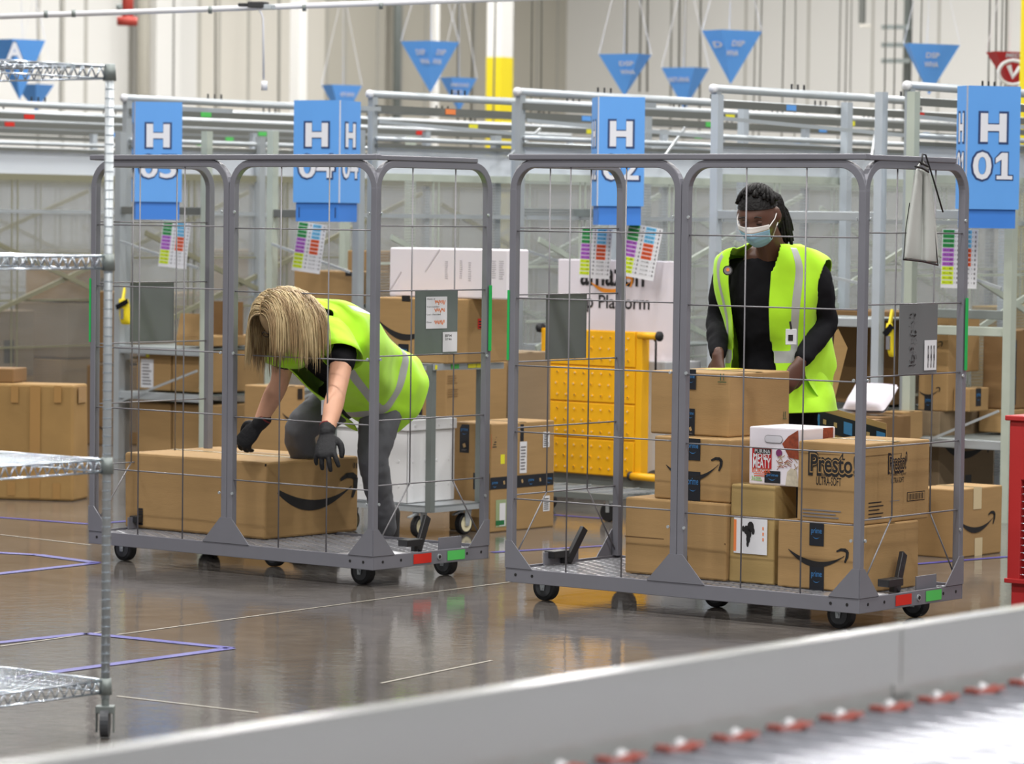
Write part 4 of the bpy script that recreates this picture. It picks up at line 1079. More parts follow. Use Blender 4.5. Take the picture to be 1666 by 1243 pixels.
# white parcel bag
def pillow(name, label, cat, c, u, v, n, m, seed=1, parent=None):
    random.seed(seed); G = []
    for i in range(13):
        row = []
        for j in range(13):
            a = i/12*2-1; b_ = j/12*2-1
            h = max(0, (1-a**4)*(1-b_**4))**.6
            row.append(c+u*(a*(1-.04*b_*b_))+v*(b_*(1-.05*a*a))+n*(h*(1+random.uniform(-.12, .12))))
        G.append(row)
    mb = MB(); mb.ngrid(G, m)
    G2 = [[p-n*(2*(p-c).dot(n)/n.length_squared) for p in r] for r in G]
    mb.ngrid([list(reversed(r)) for r in G2], m)
    o = mb.build(name, parent, smooth=True, sub=1)
    if label: tag(o, label, cat)
    return o
gb = g3['C']-A0*.14+B0*.14
pillow('parcel_bag', 'white padded parcel bag lying on a brown carton behind the cage', 'bag', gb+UP*(g3['H']+.085), A0*.125, UP*.07+B0*.06, (B0*.7-UP*.7)*.045, m_whitebox, 3)
# leaning opened carton with a long tape strip, behind the right cage
q0, q1 = onY(1284, 652, 14.75), onY(1442, 697, 14.4)
t = thing('open_carton', 'open brown carton with a long black tape strip leaning behind the right cage', 'box', Vector((q0.x, q0.y, 0)))
dd = (q1-q0)
# a sloping lid panel standing on a carton base
hb = MB(); nb = B0*.08
base_o = Vector((q0.x, q0.y, 0)); e_ = Vector((q1.x-q0.x, q1.y-q0.y, 0))
hb.hexa([base_o, base_o+e_, base_o+e_+nb, base_o+nb, q0-UP*.10, q1-UP*.10, q1-UP*.10+nb, q0-UP*.10+nb], m_card_dark); hb.build('carton', t, bevel=.005)
mb = MB(); mb.hexa([q0-UP*.098, q1-UP*.098, q1+nb*.1-UP*.098, q0+nb*.1-UP*.098, q0+UP*.02, q1+UP*.02, q1+UP*.02+nb*.03, q0+UP*.02+nb*.03], m_card); mb.build('flap', t)
Fq = Face(q0-UP*.095, dd, UP); mb = MB(); Ln = dd.length
def Q(x, y, e=.003): return q0+dd*(x/Ln)+UP*y-Fq.n*0+Vector((dd.y, -dd.x, 0)).normalized()*e
mb.add([Q(0, -.085), Q(Ln, -.085), Q(Ln, -.005), Q(0, -.005)], [(0, 1, 2, 3)], m_blackfab)
for k in range(9):
    x = .01+k*Ln/9
    if k % 3 == 2: mb.add([Q(x, -.07, .004), Q(x+.045, -.07, .004), Q(x+.045, -.02, .004), Q(x, -.02, .004)], [(0, 1, 2, 3)], m_blueink)
    else: mb.add([Q(x+.005, -.055, .004), Q(x+.022, -.055, .004), Q(x+.022, -.035, .004), Q(x+.005, -.035, .004)], [(0, 1, 2, 3)], m_tan)
o = mb.build('printed_tape', t); o['label'] = 'long black tape with pale blue print'
# standing flap piece right of the vest
p = onY(1366, 690, 15.3)
t = thing('carton_flap', 'torn brown carton flap standing up beside the yellow vest', 'box', Vector((p.x, p.y, 0)))
pp = [onY(*q_, 15.3) for q_ in ((1350, 640), (1358, 540), (1364, 535), (1379, 566), (1359, 646), (1352, 690), (1340, 690))]
mb = MB(); mb.prism(pp, Vector((.02, .3, 0)).normalized()*.006, m_card); mb.build('panel', t)
mb = MB(); p0_ = onY(1345, 690, 15.3); mb.box(Vector((p0_.x-.1, p0_.y+.01, 0)), A0*.25, B0*.25, UP*(p0_.z+.02), m_card_dark); mb.build('carton', t)

# ---------------- step platform
SY = 18.95
sp = onY(903, 800, SY); sp.z = 0
rt = onY(1093, 800, SY-.55); rt.z = 0
us = (rt-sp).normalized(); Wp = (rt-sp).length; ns = us.cross(UP)
t = thing('step_platform', 'white and yellow folding step platform with black lettering', 'platform', sp+us*Wp/2)
zt, zb_ = onY(903, 421, SY).z, .13
mb = MB(); mb.box(sp+UP*(zb_), us*Wp, -ns*.03, UP*(zt-zb_), m_whitebox); mb.build('white_panel', t, bevel=.006)
F = Face(sp+ns*.0, us, UP)
mb = MB(); a = F.at(945, 463); b_ = F.at(1048, 440); F.text(mb, 'amazon', a[0], a[1], b_[0], b_[1], m_ink, .02)
a = F.at(924, 506); b_ = F.at(1057, 482); F.text(mb, 'Step Platform', a[0], a[1], b_[0], b_[1], m_ink, .015); o = mb.build('lettering', t); o['label'] = 'black lettering'
mb = MB(); a = F.at(962, 459); b_ = F.at(1028, 459); F.smile(mb, a[0], a[1], b_[0], b_[1], mat('smile_orange', srgb(240, 150, 40), .5), .003, sag=.045); mb.build('orange_smile', t)
Fy = Face(sp+ns*.16, us, UP)
def fy(px, py): return Fy.at(px, py)
a = fy(880, 766); b_ = fy(1047, 540)
mb = MB(); mb.box(Fy.P(a[0], a[1], 0), us*(b_[0]-a[0]), ns*.004, UP*(b_[1]-a[1]), m_yellow)
ww_, hh_ = b_[0]-a[0], b_[1]-a[1]
mb.box(Fy.P(a[0], a[1], -.05), us*.012, ns*.06, UP*hh_, m_yellow); mb.box(Fy.P(b_[0]-.04, a[1]-.01, -.05), us*.04, ns*.06, UP*(hh_+.0), m_yellow)
mb.build('yellow_frame', t, bevel=.002)
for k in range(4):
    mb = MB(); y0_ = a[1]+hh_*k/4+.004; y1_ = a[1]+hh_*(k+1)/4-.004
    mb.box(Fy.P(a[0]+.014, y0_, .0045), us*(ww_-.06), ns*.008, UP*(y1_-y0_), m_yellow); st = mb.build('step_tread', t, bevel=.003)
    mb = MB()
    for r_ in range(3):
        for c_ in range(10):
            p = Fy.P(a[0]+.05+c_*(ww_-.12)/9.5+(.0 if r_ % 2 else .01), y0_+(y1_-y0_)*(.18+.32*r_), .012)
            mb.cyl(p, p+ns*.004, .0075, m_yellow, 8); mb.cyl(p+ns*.004, p+ns*.0045, .004, m_cream if (c_+r_) % 3 else m_rim, 8)
    mb.build('grip_dimple', st)
mb = MB(); p = Fy.P(b_[0]-.03, b_[1]-.02, .0); mb.cyl(p, p+us*.13+ns*.0, .02, m_yellow, 12); mb.cyl(p+us*.13, p+us*.145, .026, m_rubber, 12)
mb.cyl(Fy.P(b_[0]-.06, a[1]+.01, .02), Fy.P(b_[0]+.12, a[1]+.01, .02), .02, m_yellow, 12); mb.cyl(Fy.P(b_[0]-.065, a[1]+.01, .02), Fy.P(b_[0]-.05, a[1]+.01, .02), .024, m_rubber, 12); mb.cyl(Fy.P(a[0]-.03, b_[1], .0), Fy.P(a[0]+.0, b_[1], 0), .024, m_rubber, 12); mb.build('yellow_tube', t, smooth=True)
mb = MB(); mb.tube([Fy.P(b_[0]+.02, b_[1]-.03, 0), Fy.P(b_[0]+.07, b_[1]-.032, 0), Fy.P(b_[0]+.085, b_[1]-.05, 0), Fy.P(b_[0]+.085, b_[1]-.2, 0)], .006, m_ink, 8); mb.build('black_rod', t, smooth=True)
# wheels at the foot and grey base
for px in (1058, 905):
    p = Fy.P(fy(px, 760)[0], .085, -.09); mb = MB(); mb.tube([p-us*.03+0*ns, p+us*.03], .082, m_rubber, 28); wz = mb
    mb = MB(); mb.tube([p+ns*.0, p+ns*.05], .083, m_rim, 28); mb.tube([p+ns*.05, p+ns*.052], .055, m_rubber, 24); mb.tube([p+ns*.052, p+ns*.055], .02, m_galv, 12); mb.build('wheel', t)
mb = MB(); mb.box(Fy.P(a[0]+.03, .03, -.36), us*(ww_+.1), ns*.34, UP*.1, m_galvd); mb.box(Fy.P(a[0]+.05, .13, -.34), us*(ww_+.06), ns*.29, UP*.6, mat('pale_grey_body', srgb(170, 170, 172), .5)); mb.build('base_body', t, bevel=.004)
# low wire dolly in front of the platform
p = onz(1005, 852, 0); t = thing('wire_dolly', 'low galvanised wire dolly on the floor before the step platform', 'dolly', p)
q = onz(1000, 850, 0)
mb = MB()
for k in range(9): mb.bar(q-A0*.75+B0*(k*.05)+UP*.13, q+B0*(k*.05)+UP*.13, m_galv, .005)
for k in range(6): mb.bar(q-A0*(k*.15)+UP*.137, q-A0*(k*.15)+B0*.4+UP*.137, m_galv, .005)
mb.build('wire_top', t)
mb = MB(); mb.bar(q-A0*.76+UP*.12, q+UP*.12, m_galvd, .02, .03); mb.bar(q-A0*.76+B0*.4+UP*.12, q+B0*.4+UP*.12, m_galvd, .02, .03); mb.build('frame_bar', t)
for la, wb in ((.05, .02), (.7, .02), (.05, .38), (.7, .38)):
    c = q-A0*la+B0*wb+UP*.045; mb = MB(); mb.cyl(c-B0*.012, c+B0*.012, .045, m_rubber, 18); mb.bar(c, c+UP*.07, m_galv, .02, .03); mb.build('caster', t)

# yellow bags hanging on the racks
def ybag(px, py, w_, h_, b_, label):
    c = onb(px, py, b_); t = thing('yellow_pouch', label, 'bag', c)
    pillow('pouch', None, None, c, A0*w_/2, -UP*h_/2+A0*.01, B0*.02, mat('yellow_fabric', srgb(236, 212, 24), .6), 5, t)
    mb = MB(); mb.bar(c+UP*h_*.15-A0*w_*.55-B0*.024, c+UP*h_*.42+A0*w_*.55-B0*.024, m_black, .006, .03); mb.build('strap', t)
    mb = MB(); mb.cbox(c-B0*.024-UP*h_*.08, A0*.022, B0*.004, UP*h_*.4, m_inkgrey); mb.build('label_panel', t)
    mb = MB(); mb.bar(c+UP*h_*.4-A0*w_*.2, c+UP*h_*.85-A0*w_*.6+B0*.05, mat('yellow_fabric', (1, 1, 0)), .012, .03); mb.build('hook_loop', t)
ybag(203, 507, .085, .155, B1-.17, 'yellow pouch with a black strap hanging on the H 05 post')
ybag(1449, 553, .04, .17, B1-.14, 'yellow pouch hanging beside the grey plate of the right cage')

# ---------------- aisle signs
def aisle(cx, yt, yb, Y, wl, wr, txt, beta, s_, label, ytab, xr0):
    """cx: pixel column of the near vertical fold; beta turns the box sign"""
    N0 = onY(cx, (yt+yb)/2, Y); zt_ = onY(cx, yt, Y).z; zb2 = onY(cx, yb, Y).z; zt2 = onY(cx, ytab, Y).z
    base = Vector((N0.x, N0.y, zt2))
    t = thing('aisle_sign', label, 'sign', base)
    uL = Vector((-cos(beta), sin(beta), 0)); uR = Vector((sin(beta), cos(beta), 0))
    o = Vector((N0.x, N0.y, zb2)); h = zt_-zb2
    mb = MB(); ch = .006
    mb.prism([o+uL*ch, o+uL*wl, o+uL*wl+uR*wr, o+uR*wr, o+uR*ch], UP*h, m_blue); mb.build('sign_board', t)
    mb = MB(); mb.prism([o+uL*ch, o+uR*ch, o+uR*(ch+.003)+uL*.003, o+uL*(ch+.003)+uR*.003], UP*h, m_letter); mb.box(o+uL*ch-(uL+uR)*.0, (uR-uL)*ch, (uL+uR)*.001, UP*h, m_letter); mb.build('fold_edge', t)
    mb = MB(); d_ = .012
    z_ = UP*(zb2-zt2)
    ot = Vector((N0.x, N0.y, zt2))+uL*d_+uR*d_
    mb.prism([ot, ot+uL*(wl-2*d_), ot+uL*(wl-2*d_)+uR*(wr-2*d_), ot+uR*(wr-2*d_)], z_, m_blued); mb.build('lower_tab', t)
    mb = MB(); Ft = Face(ot+uL*(wl-2*d_), -uL, UP)
    for x in (.016, wl-.045): Ft.rect(mb, x, z_.z*.2, x+.007, z_.z*.75, m_outline, .001)
    mb.build('tab_slot', t)
    for F, w_ in ((Face(o+uL*wl, -uL, UP), wl), (Face(o, uR, UP), wr)):
        mb = MB()
        for (tx, y0, y1, x0, x1) in (('H', .56, .765, .29, .71), (txt, .245, .46, .13, .87)):
            k_ = .045 if tx == 'H' else .018
            if tx == '01':
                for (mm, g_, e_, bo) in ((m_outline, .006, .0014, .038), (m_letter, 0, .0022, .018)):
                    F.text(mb, '0', w_*.14-g_, h*y0-g_, w_*.46+g_, h*y1+g_, mm, bo, e_)
                    xa, xb, xc = w_*.66, w_*.775, w_*.55; yt_, yb_ = h*y1, h*y0; q_ = h*.035
                    mb.add([F.P(x, y, e_) for x, y in ((xa-g_, yb_+q_), (xa-g_, yb_-g_), (xb+g_, yb_-g_), (xb+g_, yt_+g_), (xa-g_, yt_+g_), (xc-g_, yt_-h*.045), (xc-g_, yt_-h*.085-g_), (xa-g_, yt_-h*.055-g_))], [tuple(range(8))], mm)
                    mb.add([F.P(x, y, e_+.0001) for x, y in ((w_*.57-g_, yb_-g_), (w_*.865+g_, yb_-g_), (w_*.865+g_, yb_+q_*.8+g_), (w_*.57-g_, yb_+q_*.8+g_))], [(0, 1, 2, 3)], mm)
                continue
            F.text(mb, tx, w_*x0-.006, h*y0-.006, w_*x1+.006, h*y1+.006, m_outline, k_+.02, .0014)
            F.text(mb, tx, w_*x0, h*y0, w_*x1, h*y1, m_letter, k_, .0022)
        o_ = mb.build('lettering', t); o_['label'] = 'white lettering with a dark outline'
    mb = MB(); q = o+uL*wl*.5+uR*wr*.5+UP*(h-.03); mb.bar(q, q+B0*max(.1, B1-.09-q.dot(B0)), m_galv, .012, .025); mb.build('hanger_arm', t)
    return t
aisle(218, 165, 328, 19.95, .25, .27, '05', rad(81), 0, 'blue aisle sign reading H 05 above the left cage', 357, 0)
aisle(553, 163, 330, 19.35, .28, .27, '04', rad(22), 0, 'blue aisle sign reading H 04 above the left cage corner', 361, 0)
aisle(972, 157, 335, 18.3, .25, .245, '02', rad(84), 0, 'blue aisle sign reading H 02 above the right cage', 366, 0)
aisle(1572, 139, 340, 17.05, .12, .28, '01', rad(74), 0, 'blue aisle sign reading H 01 at the right edge', 371, 0)

# ---------------- colour coded location charts
def chart(cx, cy, w_, h_, b_, rot, label):
    c = onb(cx, cy, b_)
    # cards face the camera
    n = (CO-c); n.z = 0; n.normalize(); u0 = UP.cross(n); 
    s = 1/(FPX/ (c-CO).dot(_F)); w_ *= s; h_ *= s
    u = u0*cos(rot)+UP*sin(rot); v = UP*cos(rot)-u0*sin(rot)
    t = thing('location_chart', label, 'chart', c+v*h_/2)
    o = c-u*w_/2-v*h_/2
    mb = MB(); mb.box(o-n*.003, u*w_, v*h_, n*.003, m_white); mb.build('card', t)
    F = Face(o, u, v); mb = MB(); random.seed(int(cx))
    cols = [[m_gr]*4+[m_pu]*4+[m_ye]*4, [m_lb]*4+[m_or]*4+[m_white]*4]
    for ci, (x0, x1) in enumerate(((.02, .34), (.52, .82))):
        for k in range(12):
            y1 = h_*(.985-k*.078); y0 = y1-h_*.062
            F.rect(mb, w_*x0, y0, w_*x1, y1, cols[ci][k], .001)
            F.text(mb, 'H-%d.%d0' % (ci+1, k), w_*(x0+.04), y0+h_*.016, w_*(x1-.04), y1-h_*.016, m_ink, .005, .002)
            F.text(mb, '1', w_*(x1+.03), y0+h_*.02, w_*(x1+.04), y1-h_*.02, m_ink, .0, .002); F.rect(mb, w_*(x1+.09), y0+h_*.012, w_*(x1+.13), y1-h_*.012, m_inkgrey, .002)
    o_ = mb.build('printed_cells', t); o_['label'] = 'green, purple, yellow, blue and orange cells'
m_gr = mat('chart_green', srgb(30, 150, 70), .6); m_pu = mat('chart_purple', srgb(176, 92, 200), .6); m_ye = mat('chart_yellow', srgb(214, 236, 20), .6); m_lb = mat('chart_light_blue', srgb(110, 190, 234), .6); m_or = mat('chart_orange', srgb(226, 84, 24), .6)
chart(284, 398, 45, 75, B1-.2, -rad(6), 'colour coded chart card hanging above the grey plate of the left cage')
chart(503, 403, 46, 80, B1-.2, -rad(8), 'colour coded chart card hanging above the blond hair')
chart(969, 412, 50, 82, B1-.32, rad(4)*-1+rad(1), 'colour coded chart card, left one of the two under H 02')
chart(1043, 410, 56, 86, B1-.36, -rad(10)*-1*-1, 'tilted colour coded chart card, right one of the two under H 02')
chart(1561, 421, 58, 96, B1-.22, -rad(1), 'colour coded chart card hanging right of the pale tarp')

# ---------------- hanging inverted pyramid signs
m_pyr = mat('hanging_sign_blue', srgb(104, 172, 250), .5)
def tri(x0, x1, xm, yt, yb, Y, label, texts, m=m_pyr, ym=None):
    """x0..x1 top edge, xm: near corner column, yb: tip row"""
    L0, R0, N0 = onY(x0, yt+2, Y+.1), onY(x1, yt+2, Y+.12), onY(xm, ym or yt, Y-.08)
    w_ = (R0-L0).length; back = (L0+R0)/2+Vector((0, w_*.75, 0)); L0.z = R0.z = N0.z = back.z = onY(xm, yt, Y).z
    cen = (L0+R0+back)/3; tip = onY((x0+x1)/2, yb, Y); tip = Vector((tip.x, cen.y-w_*.1, tip.z))
    t = thing('pyramid_sign', label, 'sign', tip)
    mb = MB(); mb.add([L0, N0, R0, back, tip], [(0, 4, 1), (1, 4, 2), (2, 4, 3), (3, 4, 0), (0, 1, 2, 3)], m); mb.build('sign_body', t)
    mb = MB()
    for (p, q, f0, f1, tx) in texts:
        P_, Q_ = (L0, N0) if p == 'L' else ((N0, R0) if p == 'R' else (L0, R0))
        if p == 'F': P_, Q_ = L0, R0
        u = (Q_-P_); v = (tip-(P_+Q_)/2)
        nn = v.cross(u).normalized()
        if nn.y > 0: nn = -nn
        e = .012 if p != 'F' else .095
        vs, fs = text2d(tx, .03)
        hh = .10
        mb.add([P_+u*(f0+(f1-f0)*x)+v*(q+hh*(1-y))+nn*e+UP*0 for x, y in vs], [tuple(f) for f in fs], m_letter)
    if mb.v: mb.build('lettering', t)
    mb = MB(); ctop = Vector((cen.x, cen.y, min(CEIL-.02, L0.z+.9)))
    for p in (L0, R0, back): mb.cyl(p, ctop, .0025, m_white, 5)
    if ctop.z < CEIL-.1: mb.cyl(ctop, Vector((ctop.x, ctop.y, CEIL-.01)), .005, m_white, 5)
    mb.build('suspension_wire', t)
    return t
tri(-20, 74, 20, 64, 162, 30, 'blue hanging pyramid sign with a white letter A at the far left', [])
tri(22, 88, 58, 137, 180, 33, 'small blue hanging sign below the letter A sign', [])
tri(523, 589, 540, 138, 200, 33, 'blue hanging pyramid sign behind the H 04 sign', [('R', .18, .3, .75, 'RETURNS')])
tri(652, 747, 700, 67, 150, 31, 'tall blue hanging pyramid sign beside the thin column', [('L', .15, .45, .75, 'DSP'), ('L', .33, .5, .8, 'WHA'), ('R', .15, .3, .6, 'DSP'), ('R', .33, .25, .55, 'WHA')])
tri(716, 776, 735, 126, 182, 33, 'smaller blue hanging sign left of the yellow column', [('R', .15, .0, .7, 'INBOUND'), ('R', .35, .1, .5, 'DOCK')])
tri(974, 1060, 1040, 88, 156, 28, 'blue hanging pyramid sign above the H 02 sign', [('L', .16, .5, .85, 'DSP'), ('L', .36, .5, .85, 'WHA')])
tri(1076, 1154, 1130, 110, 178, 31, 'low blue hanging pyramid sign right of the H 02 sign', [('L', .22, .2, .8, 'RETURNS')])
tri(1142, 1240, 1175, 49, 136, 28, 'highest blue hanging pyramid sign above the right cage', [('L', .2, .4, .8, 'D'), ('R', .18, .3, .6, 'DSP'), ('R', .36, .2, .5, 'WHA')])
tri(1470, 1562, 1478, 71, 153, 26, 'blue hanging pyramid sign left of the H 01 sign', [('R', .16, .35, .6, 'DSP'), ('R', .34, .33, .6, 'WHA')])
tA = tri(1604, 1700, 1621, 84, 150, 25, 'red hanging pyramid sign beside the yellow column', [('R', .02, .2, .8, 'MEDICAL')], m=mat('red_sign', srgb(196, 40, 42), .5))
# the big white A
aL = onY(23, 83, 29.5); F = Face(aL, Vector((1, 0, 0)), UP); mb = MB(); F.text(mb, 'A', -.065, -.075, .075, .07, m_outline, .05, .0); F.text(mb, 'A', -.06, -.07, .07, .065, m_letter, .04, .002)
for o in bpy.data.objects:
    if o.get('label', '').startswith('blue hanging pyramid sign with a white letter A'): mb.build('lettering', o)
for o in bpy.data.objects:
    if o.get('label', '').startswith('red hanging'):
        p = onY(1648, 118, 24.7); mb = MB(); mb.tube([p+Vector((.10*cos(k*pi/8), 0, .085*sin(k*pi/8))) for k in range(17)], .014, m_white, 6); mb.tube([p+Vector((-.03, 0, .05)), p+Vector((.0, 0, -.03)), p+Vector((.05, 0, .04))], .018, m_white, 6); mb.build('round_emblem', o)

# ---------------- grey tarp hung over the right cage rail
c = onpl(1500, 262, cageR['P'](-.02, 0, 0), cageR['A'])
A_, B_ = cageR['A'], cageR['B']; pl0 = cageR['P'](-.022, 0, 0)
def TP(px, py, e=0): return onpl(px, py, pl0+A_*e, A_)
t = thing('hanging_tarp', 'folded pale grey tarp with black edging hung from the right cage rail', 'tarp', TP(1500, 262))
rows = []
LE_ = [(1491, 273), (1486, 300), (1479, 350), (1473, 400), (1470, 422)]; RE_ = [(1511, 276), (1514, 302), (1520, 350), (1525, 400), (1526, 430)]
import itertools
for k in range(len(LE_)):
    r_ = []
    for j in range(13):
        f = j/12; px = LE_[k][0]*(1-f)+RE_[k][0]*f; py = LE_[k][1]*(1-f)+RE_[k][1]*f
        r_.append(TP(px, py, .01+.012*math.sin(f*9+k*.3)+.006*math.sin(f*21)))
    rows.append(r_)
mb = MB(); mb.ngrid(rows, m_bag); mb.build('cloth', t, smooth=True, solid=.006, sub=1)
mb = MB(); mb.tube([TP(1470, 422, .02), TP(1500, 425, .02), TP(1526, 431, .02)], .004, m_ink, 6); mb.tube([TP(1526, 431, .02), TP(1517, 340, .02), TP(1511, 276, .02)], .002, m_ink, 6); mb.tube([TP(1470, 422, .02), TP(1474, 370, .02), TP(1480, 330, .02)], .002, m_ink, 6)
mb.tube([TP(1489, 271, .03), TP(1499, 273, .03), TP(1511, 280, .03)], .004, m_ink, 6); mb.tube([TP(1495, 263, .03), TP(1502, 267, .03), TP(1510, 271, .03)], .004, m_ink, 6); mb.build('black_edging', t)
mb = MB(); mb.tube([TP(1499, 268, .03), TP(1501, 251, .025), TP(1506, 252, .025), TP(1518, 290, .03), TP(1534, 345, .03)], .0035, m_ink, 6); mb.build('cord', t, smooth=True)
mb = MB(); mb.tube([TP(1493, 272, .02), TP(1500, 262, .02), TP(1509, 274, .02)], .004, m_bag, 6); mb.build('loop', t)
# ------------------------------------------------------------------ foreground roller conveyor
G = onY(1150, 1072, 5.6); ag, zg = G.dot(A0), G.z
gh = .112; zr = zg-gh
b0c, b1c = 2.2, 6.9
t = thing('roller_conveyor', 'grey roller conveyor with a tall side guard in the foreground', 'conveyor', AB(ag, b0c), -TH)
sb = onpl(1468, 1010, A0*ag, A0).dot(B0)
for (u, v) in ((b0c, sb-.002), (sb+.002, b1c)):
    mb = MB(); mb.box(AB(ag, u, zr-.03), -A0*.004, B0*(v-u), UP*(gh+.03), m_guard); mb.box(AB(ag-.036, u, zg-.004), A0*.036, B0*(v-u), UP*.006, m_guard); mb.box(AB(ag-.036, u, zg-.03), A0*.004, B0*(v-u), UP*.028, m_guard)
    mb.build('side_guard', t, bevel=.004)
mb = MB(); mb.box(AB(ag+.0005, sb-.03, zr), A0*.004, B0*.06, UP*.018, m_guard); mb.build('joint_clip', t)
mb = MB(); mb.box(AB(ag, b0c, zr-.16), A0*.02, B0*(b1c-b0c), UP*.13, m_galvd); mb.build('frame_channel', t)
mb = MB(); mb.box(AB(ag+1.12, b0c, zr-.16), A0*.03, B0*(b1c-b0c), UP*.13, m_guard); mb.build('frame_channel', t)
for bb in (2.4, 4.6, 6.7):
    for aa in (ag+.0, ag+1.12):
        mb = MB(); mb.box(AB(aa, bb, 0), A0*.04, B0*.06, UP*(zr-.16), m_guard); mb.box(AB(aa-.03, bb-.03, 0), A0*.1, B0*.12, UP*.008, m_guard); mb.build('leg', t)
pitch = .0762; n = int((b1c-b0c-.1)/pitch); rr = .0235
for k in range(n):
    bb = b0c+.06+k*pitch; c = AB(ag+.04, bb, zr-rr-.006)
    mb = MB(); mb.tube([c, c+A0*1.06], rr, m_roller, 16); ro = mb.build('roller', t, smooth=False)
    for p in ro.data.polygons: p.use_smooth = len(p.vertices) == 4
    mb = MB(); mb.cyl(c-A0*.035, c+A0*.0, .011, m_galvd, 8)
    if k % 2: mb.tube([c-A0*.012+UP*.012, c-A0*.002+UP*.02], .014, m_white, 8)
    mb.build('axle', ro)
    if k % 2 == 0:
        mb = MB()
        for e in (.012, .028):
            mb.tube([c+A0*e+UP*(rr+.001)-B0*.01, c+A0*(e+.002)+UP*(rr*.8)+B0*pitch*.5, c+A0*e+UP*(rr+.001)+B0*(pitch+.01)], .0045, m_redbelt, 6)
        mb.cbox(c+A0*.014+UP*(rr+.003), A0*.02, B0*.016, UP*.006, m_redbelt)
        mb.build('drive_band', t)

# ------------------------------------------------------------------ wire shelving at the left
S0 = onz(171, 1200, 0); SYd = S0.y
t = thing('wire_shelving', 'chrome wire shelving unit on casters cut by the left edge', 'shelf', S0)
ztop = onY(187, 104, SYd).z
LA_, LB_ = 1.2, .46
corners = [S0, S0-A0*LA_, S0-B0*LB_, S0-A0*LA_-B0*LB_]
for c in corners:
    mb = MB(); mb.cyl(c+UP*.11, c+UP*ztop, .0125, m_postz if 'm_postz' in globals() else m_galv, 14); po = mb.build('post', t, smooth=True)
    mb = MB()
    z = .16
    while z < ztop-.02: mb.tube([c+UP*(z-.0012), c+UP*(z+.0012)], .0134, m_chrome, 12); z += .0254
    mb.build('groove_ring', po)
    w_ = c+UP*.045; mb = MB(); mb.cyl(c+UP*.085, c+UP*.12, .011, m_galvd, 10); XX = Vector((1, 0, 0)); YY = Vector((0, 1, 0)); mb.box(w_-XX*.026-YY*.02+UP*.025, XX*.052, YY*.04, UP*.02, m_galvd); mb.box(w_-XX*.026-YY*.014-UP*.03, XX*.004, YY*.028, UP*.065, m_galvd); mb.box(w_+XX*.022-YY*.014-UP*.03, XX*.004, YY*.028, UP*.065, m_galvd); fk = mb.build('caster', t, bevel=.002)
    mb = MB(); mb.cyl(w_-XX*.012-UP*.002, w_+XX*.012-UP*.002, .042, m_rim, 24); mb.build('wheel', fk)
for (py) in (108, 417, 748, 1107):
    z = onY(180, py, SYd).z; sh = MB(); r = .0032; h = .034
    for (p, q) in ((corners[0], corners[1]), (corners[2], corners[3]), (corners[0], corners[2]), (corners[1], corners[3])):
        sh.cyl(p+UP*z, q+UP*z, r, m_chrome, 6); sh.cyl(p+UP*(z-h), q+UP*(z-h), r, m_chrome, 6)
        L2 = (q-p).length; n = int(L2/.035); d = (q-p)/n
        for k in range(n):
            a_, b_ = p+d*k, p+d*(k+1); m_ = (a_+b_)/2
            sh.cyl(a_+UP*z, m_+UP*(z-h), .0022, m_chrome, 5); sh.cyl(m_+UP*(z-h), b_+UP*z, .0022, m_chrome, 5)
    n = 44
    for k in range(n+1):
        o = corners[0]-A0*(LA_*k/n); sh.cyl(o+UP*z, o-B0*LB_+UP*z, .0017, m_chrome, 5)
    for k in (1, 2, 3): o = corners[0]-B0*(LB_*k/4); sh.cyl(o+UP*(z-.003), o-A0*LA_+UP*(z-.003), .0028, m_chrome, 5)
    so = sh.build('wire_shelf', t, smooth=True)
    mb = MB()
    for c in corners: mb.tube([c+UP*(z-h-.006), c+UP*(z+.006)], [.019, .016], m_galvd, 12)
    mb.build('collar', so, smooth=True)

# ------------------------------------------------------------------ red container at the right edge
rY = 13.45
RC = onY(1637, 990, rY); RC.z = 0
t = thing('red_container', 'red plastic container with a lip, cut by the right edge', 'container', RC+A0*.3)
def zY(py): return onY(1640, py, rY).z
mb = MB()
W_, D_ = .62, .5
mb.box(RC+A0*.012+B0*.012, A0*(W_-.024), B0*(D_-.024), UP*zY(944), m_redbin); mb.build('base', t, bevel=.006)
mb = MB(); mb.box(RC-A0*.008-B0*.008+UP*zY(948), A0*(W_+.016), B0*(D_+.016), UP*.018, m_redbin); mb.build('lower_flange', t, bevel=.003)
zb0 = zY(944)+.004; zt0 = zY(684)
mb = MB(); mb.box(RC+UP*zb0, A0*.055, B0*.03, UP*(zt0-zb0), m_redbin); mb.box(RC+A0*(W_-.055)+UP*zb0, A0*.055, B0*.03, UP*(zt0-zb0), m_redbin); mb.box(RC+A0*.05+UP*zY(780), A0*(W_-.1), B0*.03, UP*(zt0-zY(780)), m_redbin)
mb.box(RC+B0*(D_-.03)+UP*zb0, A0*W_, B0*.03, UP*(zt0-zb0), m_redbin); mb.box(RC+UP*zb0+B0*.03, A0*.02, B0*(D_-.06), UP*(zt0-zb0), m_redbin); mb.box(RC+A0*(W_-.02)+UP*zb0+B0*.03, A0*.02, B0*(D_-.06), UP*(zt0-zb0), m_redbin)
mb.build('body', t, bevel=.004)
mb = MB()
for k in range(14): mb.cyl(RC+A0*.055+B0*.012+UP*(zb0+.02+k*.028), RC+A0*(W_-.055)+B0*.012+UP*(zb0+.02+k*.028), .003, m_chrome, 6)
mb.build('wire_grille', t)
mb = MB(); mb.box(RC-A0*.014-B0*.014+UP*zt0, A0*(W_+.028), B0*(D_+.028), UP*.02, m_redbin); mb.build('lip', t, bevel=.004)

